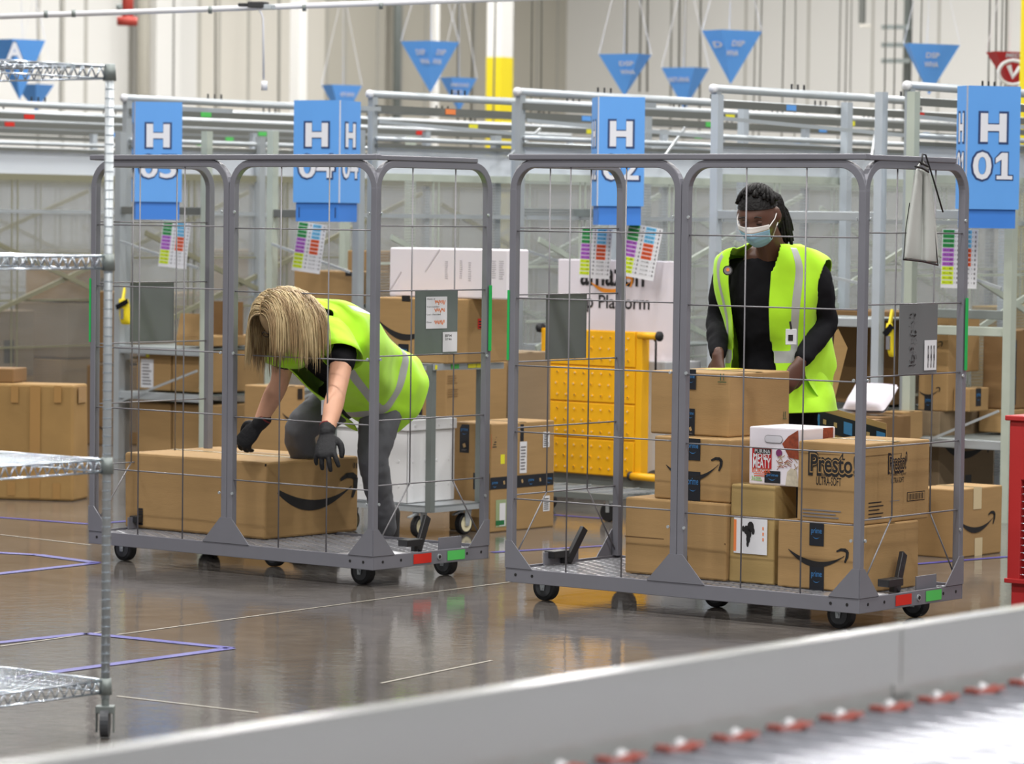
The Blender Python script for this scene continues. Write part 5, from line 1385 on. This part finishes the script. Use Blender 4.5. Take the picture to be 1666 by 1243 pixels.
# ------------------------------------------------------------------ blue floor tape
def ftape(pts, w_, label):
    mb = MB()
    for (p, q) in zip(pts[:-1], pts[1:]): strip(mb, onz(p[0], p[1], 0), onz(q[0], q[1], 0), w_, m_bluet, .002)
    o = mb.build('floor_tape'); tag(o, label, 'tape')
ftape([(-40, 1050), (140, 1031), (376, 1055), (-30, 1110)], .05, 'blue tape pointing right on the open floor in the foreground')
ftape([(-30, 898), (60, 903), (158, 916), (-30, 937)], .055, 'blue tape wedge on the floor beside the left cage')
ftape([(-30, 840), (146, 853), (210, 848)], .04, 'blue tape line on the floor under the worn carton')
ftape([(1490, 918), (1640, 906)], .04, 'blue tape line on the floor before the tape sealed carton')
ftape([(800, 899), (990, 888)], .04, 'blue tape line on the floor under the right cage end')
ftape([(900, 838), (1010, 846)], .04, 'blue tape line on the floor before the step platform')
# ------------------------------------------------------------------ people
def lerp(a, b, t): return a+(b-a)*t
def cat(P, t):
    """Catmull-Rom through the list of tuples/vectors, t in 0..len-1"""
    n = len(P); i = min(int(t), n-2); f = t-i
    p0, p1, p2, p3 = P[max(i-1, 0)], P[i], P[i+1], P[min(i+2, n-1)]
    return (p1*2+(p2-p0)*f+(p0*2-p1*5+p2*4-p3)*f*f+(p1*3-p0-p2*3+p3)*f*f*f)*.5
def loft(mb, pts, rad_, m, side=None, n=16, sub=4):
    """closed tube through joints; rad_: list of r or (rx, ry)"""
    pts = [Vector(p) for p in pts]
    R2 = [Vector((r, r, 0)) if not isinstance(r, tuple) else Vector((r[0], r[1], 0)) for r in rad_]
    N = (len(pts)-1)*sub+1; C_ = []; RR = []
    for k in range(N): C_.append(cat(pts, k/sub)); RR.append(cat(R2, k/sub))
    rows = []
    s_ = side
    for i, c in enumerate(C_):
        tt = (C_[min(i+1, N-1)]-C_[max(i-1, 0)]).normalized()
        a = (s_ if s_ is not None else Vector((1, .1, .05)))
        a = (a-tt*a.dot(tt)).normalized(); b = tt.cross(a)
        if side is None: s_ = a
        rows.append([c+a*RR[i].x*cos(2*pi*j/n)+b*RR[i].y*sin(2*pi*j/n) for j in range(n)])
    # rounded caps
    def cap(row, c, d, f):
        r_ = (row[0]-c).length
        return [[c+(p-c)*cos(f_)+d*r_*sin(f_)*.8 for p in row] for f_ in (f if False else (.5, 1.0, 1.35))]
    d0 = (C_[0]-C_[1]).normalized(); d1 = (C_[-1]-C_[-2]).normalized()
    rows = list(reversed(cap(rows[0], C_[0], d0, 0)))+rows+cap(rows[-1], C_[-1], d1, 0)
    mb.ngrid(rows, m, True)
    o = len(mb.v); L_ = len(rows)
    k = mb.mi(m); nv = n*L_; base = o-nv
    mb.f.append([base+j for j in reversed(range(n))]); mb.m.append(k)
    mb.f.append([o-n+j for j in range(n)]); mb.m.append(k)
def remesh(o, vox, it=4, disp=None):
    r = o.modifiers.new('remesh', 'REMESH'); r.mode = 'VOXEL'; r.voxel_size = vox; r.use_smooth_shade = True
    if it:
        s = o.modifiers.new('smooth', 'SMOOTH'); s.iterations = it; s.factor = .5
    return o
def wrinkle(o, strength, scale, name):
    tx = bpy.data.textures.get(name) or bpy.data.textures.new(name, 'CLOUDS'); tx.noise_scale = scale
    d = o.modifiers.new('folds', 'DISPLACE'); d.texture = tx; d.strength = strength; d.texture_coords = 'LOCAL'; d.mid_level = .5
def head_local(d, off=0.0, feat=True):
    x, y, z = d
    X = .076*x; Y = .094*y; Z = .117*z
    if z < 0:
        k = (-z)**1.6; X *= 1-.34*k
        if y < 0: Y *= 1-.45*k
        else: Y *= 1+.04*k
    g = lambda v, c, s: math.exp(-((v-c)/s)**2)
    if feat and y > 0:
        f = 0
        f += .024*g(x, 0, .16)*g(z, -.16, .14)+.010*g(x, 0, .13)*g(z, .05, .18)
        f -= .012*(g(x, .36, .2)+g(x, -.36, .2))*g(z, .1, .13)
        f += .007*g(z, .3, .12)*g(x, 0, .6)
        f += .008*g(x, 0, .3)*(g(z, -.46, .06)+g(z, -.58, .06))-.004*g(x, 0, .3)*g(z, -.52, .025)
        f += .010*g(x, 0, .28)*g(z, -.84, .14)
        f += .006*(g(x, .55, .2)+g(x, -.55, .2))*g(z, -.12, .2)
        Y += f*min(1, y*2)
    v = Vector((X, Y, Z)); return v+v.normalized()*off
class Head:
    def __init__(s, c, fwd, up, sc_=1.0):
        s.c = Vector(c); s.f = Vector(fwd).normalized(); u = Vector(up); s.u = (u-s.f*u.dot(s.f)).normalized(); s.r = s.f.cross(s.u); s.k = sc_
    def W(s, v): return s.c+(s.r*v[0]+s.f*v[1]+s.u*v[2])*s.k
    def pt(s, d, off=0, feat=True): return s.W(head_local(Vector(d).normalized(), off, feat))
    def mesh(s, mb, m):
        rows = []
        for i in range(1, 40):
            ph = pi*i/40; rows.append([s.pt((sin(ph)*cos(2*pi*j/56), sin(ph)*sin(2*pi*j/56), cos(ph))) for j in range(56)])
        mb.ngrid(rows, m, True); o = len(mb.v); k = mb.mi(m)
        mb.f.append([o-39*56+j for j in range(56)]); mb.m.append(k); mb.f.append([o-56+j for j in reversed(range(56))]); mb.m.append(k)
        for sx in (1, -1):  # ears
            e = s.W((.076*sx, -.008, -.002)); loft(mb, [e-s.u*.028*s.k, e+s.r*.008*sx, e+s.u*.030*s.k-s.f*.004], [(.007, .012), (.009, .018), (.008, .015)], m, side=s.r, n=10, sub=3)
def hand(mb, wrist, d, nrm, m, sgn=1, curl=.5, spread=.12, k=1.0, glove=0.0):
    """d: along the hand, nrm: back of the hand, sgn +1: thumb on the side d x nrm"""
    d = Vector(d).normalized(); nrm = Vector(nrm); nrm = (nrm-d*nrm.dot(d)).normalized(); s = d.cross(nrm).normalized()*sgn
    W = Vector(wrist); g = glove
    loft(mb, [W-d*.02*k, W+d*.02*k, W+d*.05*k, W+d*.088*k], [(.026*k+g, .019*k+g), (.031*k+g, .018*k+g), (.040*k+g, .015*k+g), (.040*k+g, .012*k+g)], m, side=s, n=14, sub=3)
    for i, (off, ln, r, cu) in enumerate(((.029, .074, .0088, .0), (.0095, .082, .0092, .08), (-.0105, .076, .0088, .16), (-.029, .060, .0078, .26))):
        p = W+d*(.085-.004*abs(i-1))*k+s*off*k; an = 0.0; pts = [p-d*.012*k]; c_ = curl+cu
        dd = (d+s*(off*spread/.03)).normalized()
        pts.append(p)
        for j, fr in enumerate((.42, .33, .25)):
            an += c_*(.9 if j else .6)
            p = p+(dd*cos(an)-nrm*sin(an))*ln*fr*k; pts.append(p)
        loft(mb, pts, [(r+g)*k, (r+g)*k, (r*.98+g)*k, (r*.9+g)*k, (r*.72+g)*k], m, side=s, n=10, sub=3)
    p = W+d*.022*k+s*.024*k-nrm*.004*k; q = p+(s*.7+d*.55-nrm*.2).normalized()*.036*k; r_ = q+(d*.9+s*.25-nrm*(.25+curl*.4)).normalized()*.030*k; u_ = r_+(d*.9-s*.05-nrm*(.3+curl*.5)).normalized()*.024*k
    loft(mb, [p-s*.012*k, p, q, r_, u_], [(.014*k+g), (.014*k+g), (.0115*k+g), (.0105*k+g), (.008*k+g)], m, side=d, n=10, sub=3)

def vestobj(mb, par, name='vest'):
    o = mb.build(name, par, smooth=True); s = o.modifiers.new('smooth', 'SMOOTH'); s.iterations = 10; s.factor = .5
    if name == 'vest': b = o.modifiers.new('thick', 'SOLIDIFY'); b.thickness = .004
    return o
class Torso:
    """ring stations along the spine: (centre, rx, ry)"""
    def __init__(s, st, lat):
        s.st = [(Vector(c), rx, ry) for c, rx, ry in st]; s.lat = lat.normalized()
    def ring(s, t, phi, off=0.0):
        n = len(s.st)-1; T = max(0, min(.9999, t))*n
        c = cat([q[0] for q in s.st], T); c2 = cat([q[0] for q in s.st], min(n-.0001, T+.05)); c1 = cat([q[0] for q in s.st], max(0, T-.05))
        ax = (c2-c1).normalized(); la = (s.lat-ax*s.lat.dot(ax)).normalized(); fr = la.cross(ax)
        if fr.y > 0 and abs(fr.y) > .2: fr = -fr
        s.ax, s.la, s.fr = ax, la, fr
        r = cat([Vector((q[1], q[2], 0)) for q in s.st], T)
        if t < 0: c = c+ax*t*((s.st[-1][0]-s.st[0][0]).length)
        e = 2.4; cc, ss = cos(phi), sin(phi)
        kx = math.copysign(abs(cc)**(2/e), cc); ky = math.copysign(abs(ss)**(2/e), ss)
        return c+la*kx*(r.x+off)+fr*ky*(r.y+off)
    def patch(s, mb, t0, t1, keep, m, off, nt=60, nph=180, folds=0.0, seed=1, flare=0.0, edge=None):
        rnd = random.Random(seed); fa = [rnd.uniform(0, 6.28) for _ in range(6)]
        V = {}; G = []
        def P(i, j):
            t = lerp(t0, t1, i/nt); ph = 2*pi*j/nph
            f = folds*(sin(ph*5+fa[0]+t*9)*.5+sin(ph*9+fa[1]-t*14)*.3+sin(ph*3+t*22+fa[2])*.35)
            o_ = off+f+flare*max(0, (.35-t))**1.3
            return s.ring(t, ph, o_)
        o = len(mb.v); idx = {}
        k = mb.mi(m)
        def vid(i, j):
            j %= nph
            if (i, j) not in idx: idx[(i, j)] = len(mb.v); mb.v.append(P(i, j))
            return idx[(i, j)]
        for i in range(nt):
            for j in range(nph):
                t = lerp(t0, t1, (i+.5)/nt); ph = 2*pi*(j+.5)/nph
                if keep(t, ph): mb.f.append([vid(i, j), vid(i, j+1), vid(i+1, j+1), vid(i+1, j)]); mb.m.append(k)
def angd(a, b): return abs((a-b+pi) % (2*pi)-pi)
FR, BK, LT, RT = pi/2, 3*pi/2, 0.0, pi

# ======================= person in the mask, right =======================
latM = Vector((cos(.42), -sin(.42), 0))
def J(px, py, Y): return onY(px, py, Y)
base = J(1265, 600, 14.15); base.z = 0
man = thing('person', 'person in blue face mask and open yellow vest behind the right cage', 'person', base)
pelv, waist, chest, ctop, neck = J(1264, 612, 14.17), J(1262, 560, 14.17), J(1258, 485, 14.13), J(1257, 432, 14.10), J(1253, 400, 14.04)
shL, elL, wrL = J(1326, 450, 14.02), J(1343, 528, 14.06), J(1303, 588, 13.90)
shR, elR, wrR = J(1186, 448, 14.24), J(1168, 522, 14.27), J(1168, 580, 14.02)
HM = Head(J(1234, 352, 13.95), (-.34, -.80, -.42), (-.10, -.2, 1), 1.0)
mb = MB(); HM.mesh(mb, m_skinD)
loft(mb, [ctop, neck+Vector((.0, .0, .0)), HM.c-HM.u*.055-HM.f*.02], [.062, .056, .056], m_skinD)
loft(mb, [pelv, waist, chest, ctop], [(.15, .10), (.145, .10), (.165, .11), (.13, .08)], m_skinD, side=latM)
footL, footR = J(1300, 900, 14.25), J(1238, 900, 14.35); footL.z = footR.z = .09
hipL, hipR = pelv+latM*.09-UP*.03, pelv-latM*.09-UP*.03
kneeL, kneeR = lerp(hipL, footL, .48)-B0*.03, lerp(hipR, footR, .48)-B0*.03
for h_, k_, f_ in ((hipL, kneeL, footL), (hipR, kneeR, footR)): loft(mb, [h_, k_, f_], [.075, .05, .035], m_skinD)
for s_, e_, w_ in ((shL, elL, wrL), (shR, elR, wrR)): loft(mb, [s_-(s_-ctop)*.4, s_, lerp(s_, e_, .5), e_, lerp(e_, w_, .35), w_], [.045, .050, .045, .038, .036, .024], m_skinD)
hand(mb, wrR, (-.05, -.25, -.95), (-.7, -.7, 0), m_skinD, 1, .55); hand(mb, wrL, (-.45, -.35, -.8), (.5, -.8, 0), m_skinD, -1, .55)
remesh(mb.build('body', man), .0055, 2)
# black shirt
mb = MB()
loft(mb, [pelv-UP*.06, pelv, waist, chest, ctop, ctop+UP*.035], [(.155, .115), (.16, .12), (.155, .12), (.178, .128), (.15, .095), (.07, .065)], m_black, side=latM, n=24)
for s_, e_, w_ in ((shL, elL, wrL), (shR, elR, wrR)):
    loft(mb, [s_-(s_-ctop)*.45, s_, lerp(s_, e_, .55)], [.054, .062, .062], m_black); loft(mb, [s_, lerp(s_, e_, .5), e_, lerp(e_, w_, .4), lerp(e_, w_, .93)], [.055, .054, .050, .046, .036], m_black)
o = remesh(mb.build('shirt', man), .010, 4); wrinkle(o, .014, .06, 'cloth_folds'); o['label'] = 'black short sleeved shirt over long black sleeves'
# black trousers and shoes
mb = MB()
loft(mb, [pelv+UP*.04, pelv-UP*.06], [(.155, .115), (.16, .12)], m_black, side=latM)
for h_, k_, f_ in ((hipL, kneeL, footL), (hipR, kneeR, footR)): loft(mb, [h_, lerp(h_, k_, .5), k_, lerp(k_, f_, .5), f_], [.092, .082, .064, .058, .052], m_black)
o = remesh(mb.build('trousers', man), .012, 4); wrinkle(o, .015, .07, 'cloth_folds')
def shoe(mb, f_, d, m):
    d = Vector(d).normalized(); sd = d.cross(UP)
    loft(mb, [f_-d*.05-UP*.045, f_+d*.02-UP*.04, f_+d*.10-UP*.05, f_+d*.17-UP*.062], [(.036, .038), (.042, .045), (.044, .034), (.030, .022)], m, side=sd)
    loft(mb, [f_-d*.012-UP*.03, f_+UP*.06], [.045, .048], m)
    mb.box(f_-d*.075-sd*.04-UP*.09, d*.27, sd*.08, UP*.018, m)
for f_ in (footL, footR):
    mb = MB(); shoe(mb, f_, -B0, m_boot); remesh(mb.build('shoe', man), .006, 2)
# vest
TM = Torso([(pelv-UP*.05, .165, .13), (waist, .17, .135), (chest, .205, .145), (ctop+UP*.02, .222, .118), (ctop+UP*.062, .135, .095), (ctop+UP*.085, .085, .08)], latM)
def arm(t, ph):
    for c_, w_ in ((LT, .45), (RT, .30)):
        if (angd(ph, c_)/w_)**2+((t-.50)/.12)**2 < 1: return True
    return False
def vest_keep(t, ph):
    if arm(t, ph): return False
    gap = .32 if t < .55 else lerp(.32, .75, min(1, (t-.55)/.35))
    if t < .3: gap = .32+.6*(.3-t)
    if angd(ph, FR+.23) < gap: return False
    return True
mb = MB(); TM.patch(mb, -.16, .985, vest_keep, m_yvest, .012, nt=140, folds=.010, flare=.16, seed=4)
o = vestobj(mb, man); o['label'] = 'open high visibility yellow vest'
def strip_keep(fn): return lambda t, ph: vest_keep(t, ph) and fn(t, ph)
mb = MB()
TM.patch(mb, -.16, .985, strip_keep(lambda t, ph: .13 < t < .20 or (t > .19 and (angd(ph, FR+.23-.86) < .10 or angd(ph, FR+.23+.66) < .09)) or (t > .2 and (angd(ph, BK-.55) < .13 or angd(ph, BK+.55) < .13))), m_strip, .0165, nt=140, folds=.010, flare=.16, seed=4)
o = vestobj(mb, man, 'reflective_strip'); o['label'] = 'silver grey reflective strips'
# loose hem of the vest swinging at the right
c0 = [J(*q) for q in ((1314, 560, 13.98), (1326, 540, 14.02), (1344, 536, 14.08), (1352, 552, 14.16))]
rows = []
Hm = [((1310, 548), (1322, 536), (1340, 530), (1352, 540)), ((1306, 572), (1324, 570), (1346, 566), (1357, 574)), ((1302, 596), (1324, 600), (1350, 596), (1364, 598)), ((1312, 618), (1326, 624), (1346, 622), (1356, 606)), ((1322, 634), (1330, 640), (1345, 636), (1355, 622)), ((1332, 648), (1334, 649), (1344, 642), (1355, 630))]
for i, r_ in enumerate(Hm): rows.append([J(p[0], p[1], 13.98+.05*j+.02*math.sin(i*1.4+j*2.1)) for j, p in enumerate(r_)])
mb = MB(); mb.ngrid(rows, m_yvest); o = mb.build('vest_hem', man, smooth=True, solid=.004, sub=2)
# badge and round pin
c = J(1287, 548, 13.86); mb = MB(); mb.cbox(c, CX*.042, UP*.062, B0*.004, m_tag); o = mb.build('badge', man, bevel=.002); o['label'] = 'white identity badge'
mb = MB(); mb.cbox(c-B0*.003+CX*.0-UP*.004, CX*.018, UP*.024, B0*.002, m_ink); mb.build('badge_photo', o)
mb = MB(); mb.bar(c+UP*.03, c+UP*.06-CX*.005, m_ink, .004, .008); mb.build('badge_clip', o)
c = J(1184, 440, 13.92); mb = MB(); n_ = (CO-c).normalized(); mb.tube([c, c+n_*.006], .0195, m_ink, 20); mb.tube([c+n_*.006, c+n_*.0068], .015, m_inkgrey, 18); mb.tube([c+n_*.0068+UP*.003, c+n_*.0075+UP*.003], .007, m_orange, 10); o = mb.build('round_pin', man); o['label'] = 'small dark round pin'
# mask, eyes, brows
mb = MB()
def maskpt(x, z, off=.010):
    y = math.sqrt(max(.02, 1-x*x*.9-z*z*.75)); p = head_local(Vector((x, y, z)).normalized(), off, False)
    p.y += .022*math.exp(-(x/.35)**2)*math.exp(-((z+.28)/.4)**2)
    p.y += .0012*math.sin(z*34)
    return HM.W(p)
R_ = [[maskpt(-.78+1.56*j/24, -.92+.98*i/20*(1-.10*abs(-.78+1.56*j/24))) for j in range(25)] for i in range(21)]
mb.ngrid(R_[:17], m_mask); mb.ngrid(R_[16:], m_maskw)
o = mb.build('face_mask', man, smooth=True, solid=.0015); o['label'] = 'pale blue disposable face mask with a white upper band'
mb = MB()
for sx in (1, -1):
    e = HM.W((.080*sx, -.012, .012)); mb.tube([R_[18][24 if sx > 0 else 0], HM.W((.078*sx, .03, .004)), e+HM.u*.012], .0022, m_maskw, 6); mb.tube([R_[3][24 if sx > 0 else 0], HM.W((.078*sx, .02, -.03)), e-HM.u*.03], .0022, m_maskw, 6)
mb.build('ear_loop', o)
mb = MB()
for sx in (1, -1):
    e = HM.pt((.36*sx, .93, .09), -.004); loft(mb, [e-HM.r*.014, e+HM.f*.004, e+HM.r*.014], [.004, .009, .004], m_skinD, side=HM.f, n=10)
mb.build('eyelid', man, smooth=True)
mb = MB()
for sx in (1, -1):
    e = HM.pt((.36*sx, .93, .02), .004); mb.tube([e-HM.r*.014+HM.u*.003, e, e+HM.r*.014+HM.u*.003], .0014, m_lash, 5)
    e = HM.pt((.36*sx, .9, .30), .002); mb.tube([e-HM.r*.019*1, e+HM.u*.004, e+HM.r*.019-HM.u*.002], .003, m_lash, 6)
mb.build('brow', man)
# hair: dreads pulled back
mb = MB(); rows = []
for i in range(0, 16):
    ph = .02+i*.098
    rows.append([HM.pt((sin(ph)*cos(2*pi*j/40), sin(ph)*sin(2*pi*j/40)-.52*sin(ph)*1.0, cos(ph)*1.0+.22), .006, False) for j in range(40)])
mb.ngrid(rows, m_dread, True)
random.seed(31); tied = HM.W((.0, -.118, .018))
drop = Vector((.42, .3, 0)).normalized()
for k in range(46):
    u_ = k/45*2-1; st = Vector((u_*.92, .50*math.sqrt(max(0, 1-u_*u_))-.10+random.uniform(-.25, .05), .74-.28*abs(u_)+random.uniform(-.05, .05)))
    en = Vector((u_*.25, -1, .12)); pts = []
    for i in range(8):
        f = i/7; d_ = (st.normalized()*(1-f)+en.normalized()*f+Vector((0, 0, .5))*sin(pi*f)*.75); pts.append(HM.pt(d_, .011+.004*sin(k*2.1+i), False))
    pts.append(tied+HM.r*u_*.012)
    q = tied+HM.r*u_*.02
    ln = random.uniform(.12, .24); ox = random.uniform(-.025, .035); oy = random.uniform(-.02, .03)
    pts += [q+drop*.03+UP*.005, q+drop*(.05+ox)-UP*ln*.35+Vector((0, oy, 0)), q+drop*(.055+ox*1.5)-UP*ln*.7+Vector((0, oy, 0)), q+drop*(.06+ox*1.8)-UP*ln+Vector((0, oy, 0))]
    mb.tube(pts, [.0075]*7+[.007]*(len(pts)-8)+[.004], m_dread, 7)
loft(mb, [tied-HM.f*.0, tied+drop*.035, tied+drop*.05-UP*.06, tied+drop*.045-UP*.12], [.02, .034, .036, .018], m_dread)
mb.tube([tied-HM.r*.0+HM.u*.016, tied-HM.f*.01+HM.u*.017], .02, m_dread, 12)
o = mb.build('hair', man, smooth=True); o['label'] = 'black dreadlocks tied back'

# ======================= person bending over the long carton =======================
base = J(600, 868, 14.98); base.z = 0
wom = thing('person', 'bending person with long blond hair, yellow vest and grey trousers at the left cage', 'person', base)
latW = Vector((cos(.60), -sin(.60), 0))
pel, wai, che, cto = J(600, 622, 14.92), J(578, 602, 14.80), J(543, 566, 14.58), J(516, 542, 14.44)
SL, EL, WL = J(561, 556, 14.32), J(548, 636, 14.15), J(532, 706, 14.02)
SR, ER, WR = J(466, 560, 14.55), J(455, 622, 14.58), J(421, 690, 14.62)
HW = Head(J(464, 516, 14.24), (-.48, -.42, -.66), (-.62, -.30, .55), .98)
mb = MB(); HW.mesh(mb, m_skinL)
loft(mb, [cto, lerp(cto, HW.c, .5)+UP*.005, HW.c-HW.u*.05-HW.f*.015], [.058, .050, .048], m_skinL)
loft(mb, [pel, wai, che, cto], [(.145, .10), (.13, .095), (.15, .105), (.12, .075)], m_skinL, side=latW)
for s_, e_, w_ in ((SL, EL, WL), (SR, ER, WR)): loft(mb, [lerp(cto, s_, .6), s_, lerp(s_, e_, .45), e_, lerp(e_, w_, .3), lerp(e_, w_, .7), w_], [.030, .036, .046, .039, .041, .033, .026], m_skinL)
HIL, HIR = pel+latW*.085-UP*.03, pel-latW*.085-UP*.03
KL, FL = J(607, 745, 14.80), J(630, 868, 14.99); FL.z = .10
KR, FR_ = J(487, 700, 14.83), J(512, 868, 15.0); FR_.z = DECK+.1
FR_ = J(530, 860, 15.28); FR_.z = .10
for h_, k_, f_ in ((HIL, KL, FL), (HIR, KR, FR_)): loft(mb, [h_, lerp(h_, k_, .5), k_, lerp(k_, f_, .4), lerp(k_, f_, .88), f_], [.07, .062, .046, .042, .034, .034], m_skinL)
remesh(mb.build('body', wom), .0055, 2)
# gloves
def glove(w_, d, nrm, sg, curl, lab, spread=.2):
    mb = MB(); hand(mb, w_, d, nrm, m_glove, sg, curl, spread, 1.02, .0022); loft(mb, [w_-Vector(d).normalized()*.035, w_], [.034, .032], m_glove)
    o = remesh(mb.build('glove', wom), .0038, 1); o['label'] = lab
    mb = MB(); q = w_-Vector(d).normalized()*.036; mb.tube([q, q-Vector(d).normalized()*.006], .0335, mat('dark_red_cuff', srgb(120, 30, 34), .7), 16); mb.build('cuff', o, smooth=True)
dL = (J(528, 748, 13.93)-WL); dR = (J(398, 716, 14.64)-WR)
glove(WL, dL, (-.2, -.95, .35), -1, .30, 'black work glove gripping the carton edge', .35)
glove(WR, dR, (-.5, -.8, .2), 1, .45, 'black work glove beyond the carton')
# trousers
mb = MB()
loft(mb, [wai, pel, pel+(pel-wai)*.4-UP*.03], [(.14, .11), (.168, .135), (.155, .125)], m_greytr, side=latW, n=20)
for h_, k_, f_ in ((HIL, KL, FL), (HIR, KR, FR_)): loft(mb, [h_, lerp(h_, k_, .5), k_, lerp(k_, f_, .4), lerp(k_, f_, .88)], [.100, .088, .066, .060, .050], m_greytr)
o = remesh(mb.build('trousers', wom), .010, 4); wrinkle(o, .016, .07, 'cloth_folds'); o['label'] = 'grey work trousers'
for f_ in (FL, FR_):
    mb = MB(); shoe(mb, f_, -B0, m_boot); loft(mb, [f_+UP*.0, f_+UP*.11], [.052, .055], m_boot); remesh(mb.build('boot', wom), .006, 2)
# black t shirt
mb = MB()
loft(mb, [pel, wai, che, cto, lerp(cto, HW.c, .25)], [(.15, .115), (.15, .115), (.165, .125), (.14, .09), (.066, .062)], m_black, side=latW, n=22)
for s_, e_ in ((SL, EL), (SR, ER)): loft(mb, [lerp(cto, s_, .5), s_, lerp(s_, e_, .42)], [.036, .043, .060], m_black)
o = remesh(mb.build('shirt', wom), .009, 4); wrinkle(o, .012, .06, 'cloth_folds'); o['label'] = 'black short sleeved shirt'
# vest
axW = (cto-pel).normalized()
TW_ = Torso([(pel-axW*.02, .185, .150), (wai, .175, .155), (che, .200, .158), (cto+axW*.015, .212, .128), (cto+axW*.055, .125, .098), (cto+axW*.078, .082, .078)], latW)
def armW(t, ph):
    for c_ in (LT, RT):
        if t > 2: return True
    return False
def vkW(t, ph):
    if armW(t, ph): return False
    g_ = 0.05 if t < .3 else lerp(.05, .62, min(1, (t-.3)/.3))
    return angd(ph, FR+.1) >= g_
mb = MB(); TW_.patch(mb, -.14, .985, vkW, m_yvest, .014, nt=140, folds=.009, flare=.06, seed=9)
o = vestobj(mb, wom); o['label'] = 'high visibility yellow vest'
mb = MB(); TW_.patch(mb, -.14, .985, lambda t, ph: vkW(t, ph) and ((.12 < t < .185) or (t > .185 and (angd(ph, BK+.62) < .14 or angd(ph, BK-.62) < .14 or angd(ph, FR-.72) < .11 or angd(ph, FR+.92) < .11))), m_strip, .0185, nt=140, folds=.009, flare=.06, seed=9)
o = vestobj(mb, wom, 'reflective_strip'); o['label'] = 'silver grey reflective strips'
# vest sleeve caps
for s_, e_ in ((SL, EL), (SR, ER)):
    mb = MB(); rows = []
    d = (e_-s_).normalized(); a = latW-d*latW.dot(d); a.normalize(); b_ = d.cross(a)
    for i in range(6):
        f = i/5; r_ = .082+.006*f; c = s_-(s_-cto)*.55*(1-f)+d*(-.045+.125*f)
        rows.append([c+a*r_*cos(an)+b_*r_*sin(an) for an in [2*pi*j/28 for j in range(28)]])
    mb.ngrid(rows, m_yvest, True); mb.build('vest_shoulder', wom, smooth=True, solid=.003)
c = J(529, 662, 14.36); mb = MB(); mb.cbox(c, CX*.03+UP*.006, UP*.06, B0*.003, m_tag); o = mb.build('badge', wom); o['label'] = 'white identity badge'
# glasses
mb = MB()
for sx in (1, -1):
    mb.tube([HW.W((.03*sx+.021*cos(a), .105, .012+.014*sin(a))) for a in [2*pi*k/12 for k in range(13)]], .0016, m_ink, 5)
    mb.tube([HW.W((.052*sx, .103, .016)), HW.W((.076*sx, .05, .014)), HW.W((.078*sx, -.01, .010))], .0016, m_ink, 5)
mb.tube([HW.W((-.009, .106, .014)), HW.W((.009, .106, .014))], .0016, m_ink, 5); mb.build('glasses', wom)
mb = MB()
for sx in (1, -1):
    e = HW.pt((.36*sx, .93, .10), -.003); loft(mb, [e-HW.r*.012, e+HW.f*.003, e+HW.r*.012], [.003, .007, .003], m_skinL, side=HW.f, n=10)
mb.build('eyelid', wom, smooth=True)
# hair
random.seed(77)
mb = MB(); rows = []
for i in range(0, 15):
    ph = .02+i*.115
    rows.append([HW.pt((sin(ph)*cos(2*pi*j/40), sin(ph)*sin(2*pi*j/40)-.40*sin(ph), cos(ph)+.10), .008, False) for j in range(40)])
mb.ngrid(rows, m_blondd, True)
def inside(p):
    q = p-HW.c; v = Vector((q.dot(HW.r)/.082, q.dot(HW.f)/.104, q.dot(HW.u)/.124)); return v
for k in range(2600):
    th_ = random.uniform(0, 2*pi); ph = math.acos(random.uniform(-.15, 1))
    d = Vector((sin(ph)*cos(th_), sin(ph)*sin(th_), cos(ph)))
    if d.y > .38 and d.z < .72: continue
    if d.z < .1 and d.y > .1: continue
    p = HW.pt(d, .006, False); nrm = (p-HW.c).normalized()
    # comb away from a parting that runs from brow to crown
    side_ = HW.r*(1 if d.x > 0 else -1)
    v = (side_*.9-HW.f*.25-HW.u*.15+nrm*.25).normalized()
    pts = [p]; L_ = random.uniform(.22, .30); n = 11
    clump = Vector((sin(k*1.7), cos(k*2.3), 0))*.0022
    for i in range(n):
        g_ = min(1, .25+i*.16)
        v = (v*(1-g_*.45)+Vector((0, 0, -1))*g_*.45+Vector((.10, .0, 0))*(.12 if d.x > -.2 else -.05)).normalized()
        p = p+v*L_/n+clump*.5
        w_ = inside(p); l_ = w_.length
        if l_ < 1.1: 
            w_ = w_*(1.1+.03*random.random())/l_; p = HW.c+HW.r*w_.x*.082+HW.f*w_.y*.104+HW.u*w_.z*.124
        pts.append(p)
    r0 = random.uniform(.0011, .0021)
    mb.tube(pts, [r0]*(len(pts)-3)+[r0*.8, r0*.55, r0*.2], m_blond if sin(th_*5+ph*3)+random.uniform(-.8, .8) > -.25 else m_blondd, 3)
o = mb.build('hair', wom, smooth=True); o['label'] = 'shoulder length blond hair with darker roots'
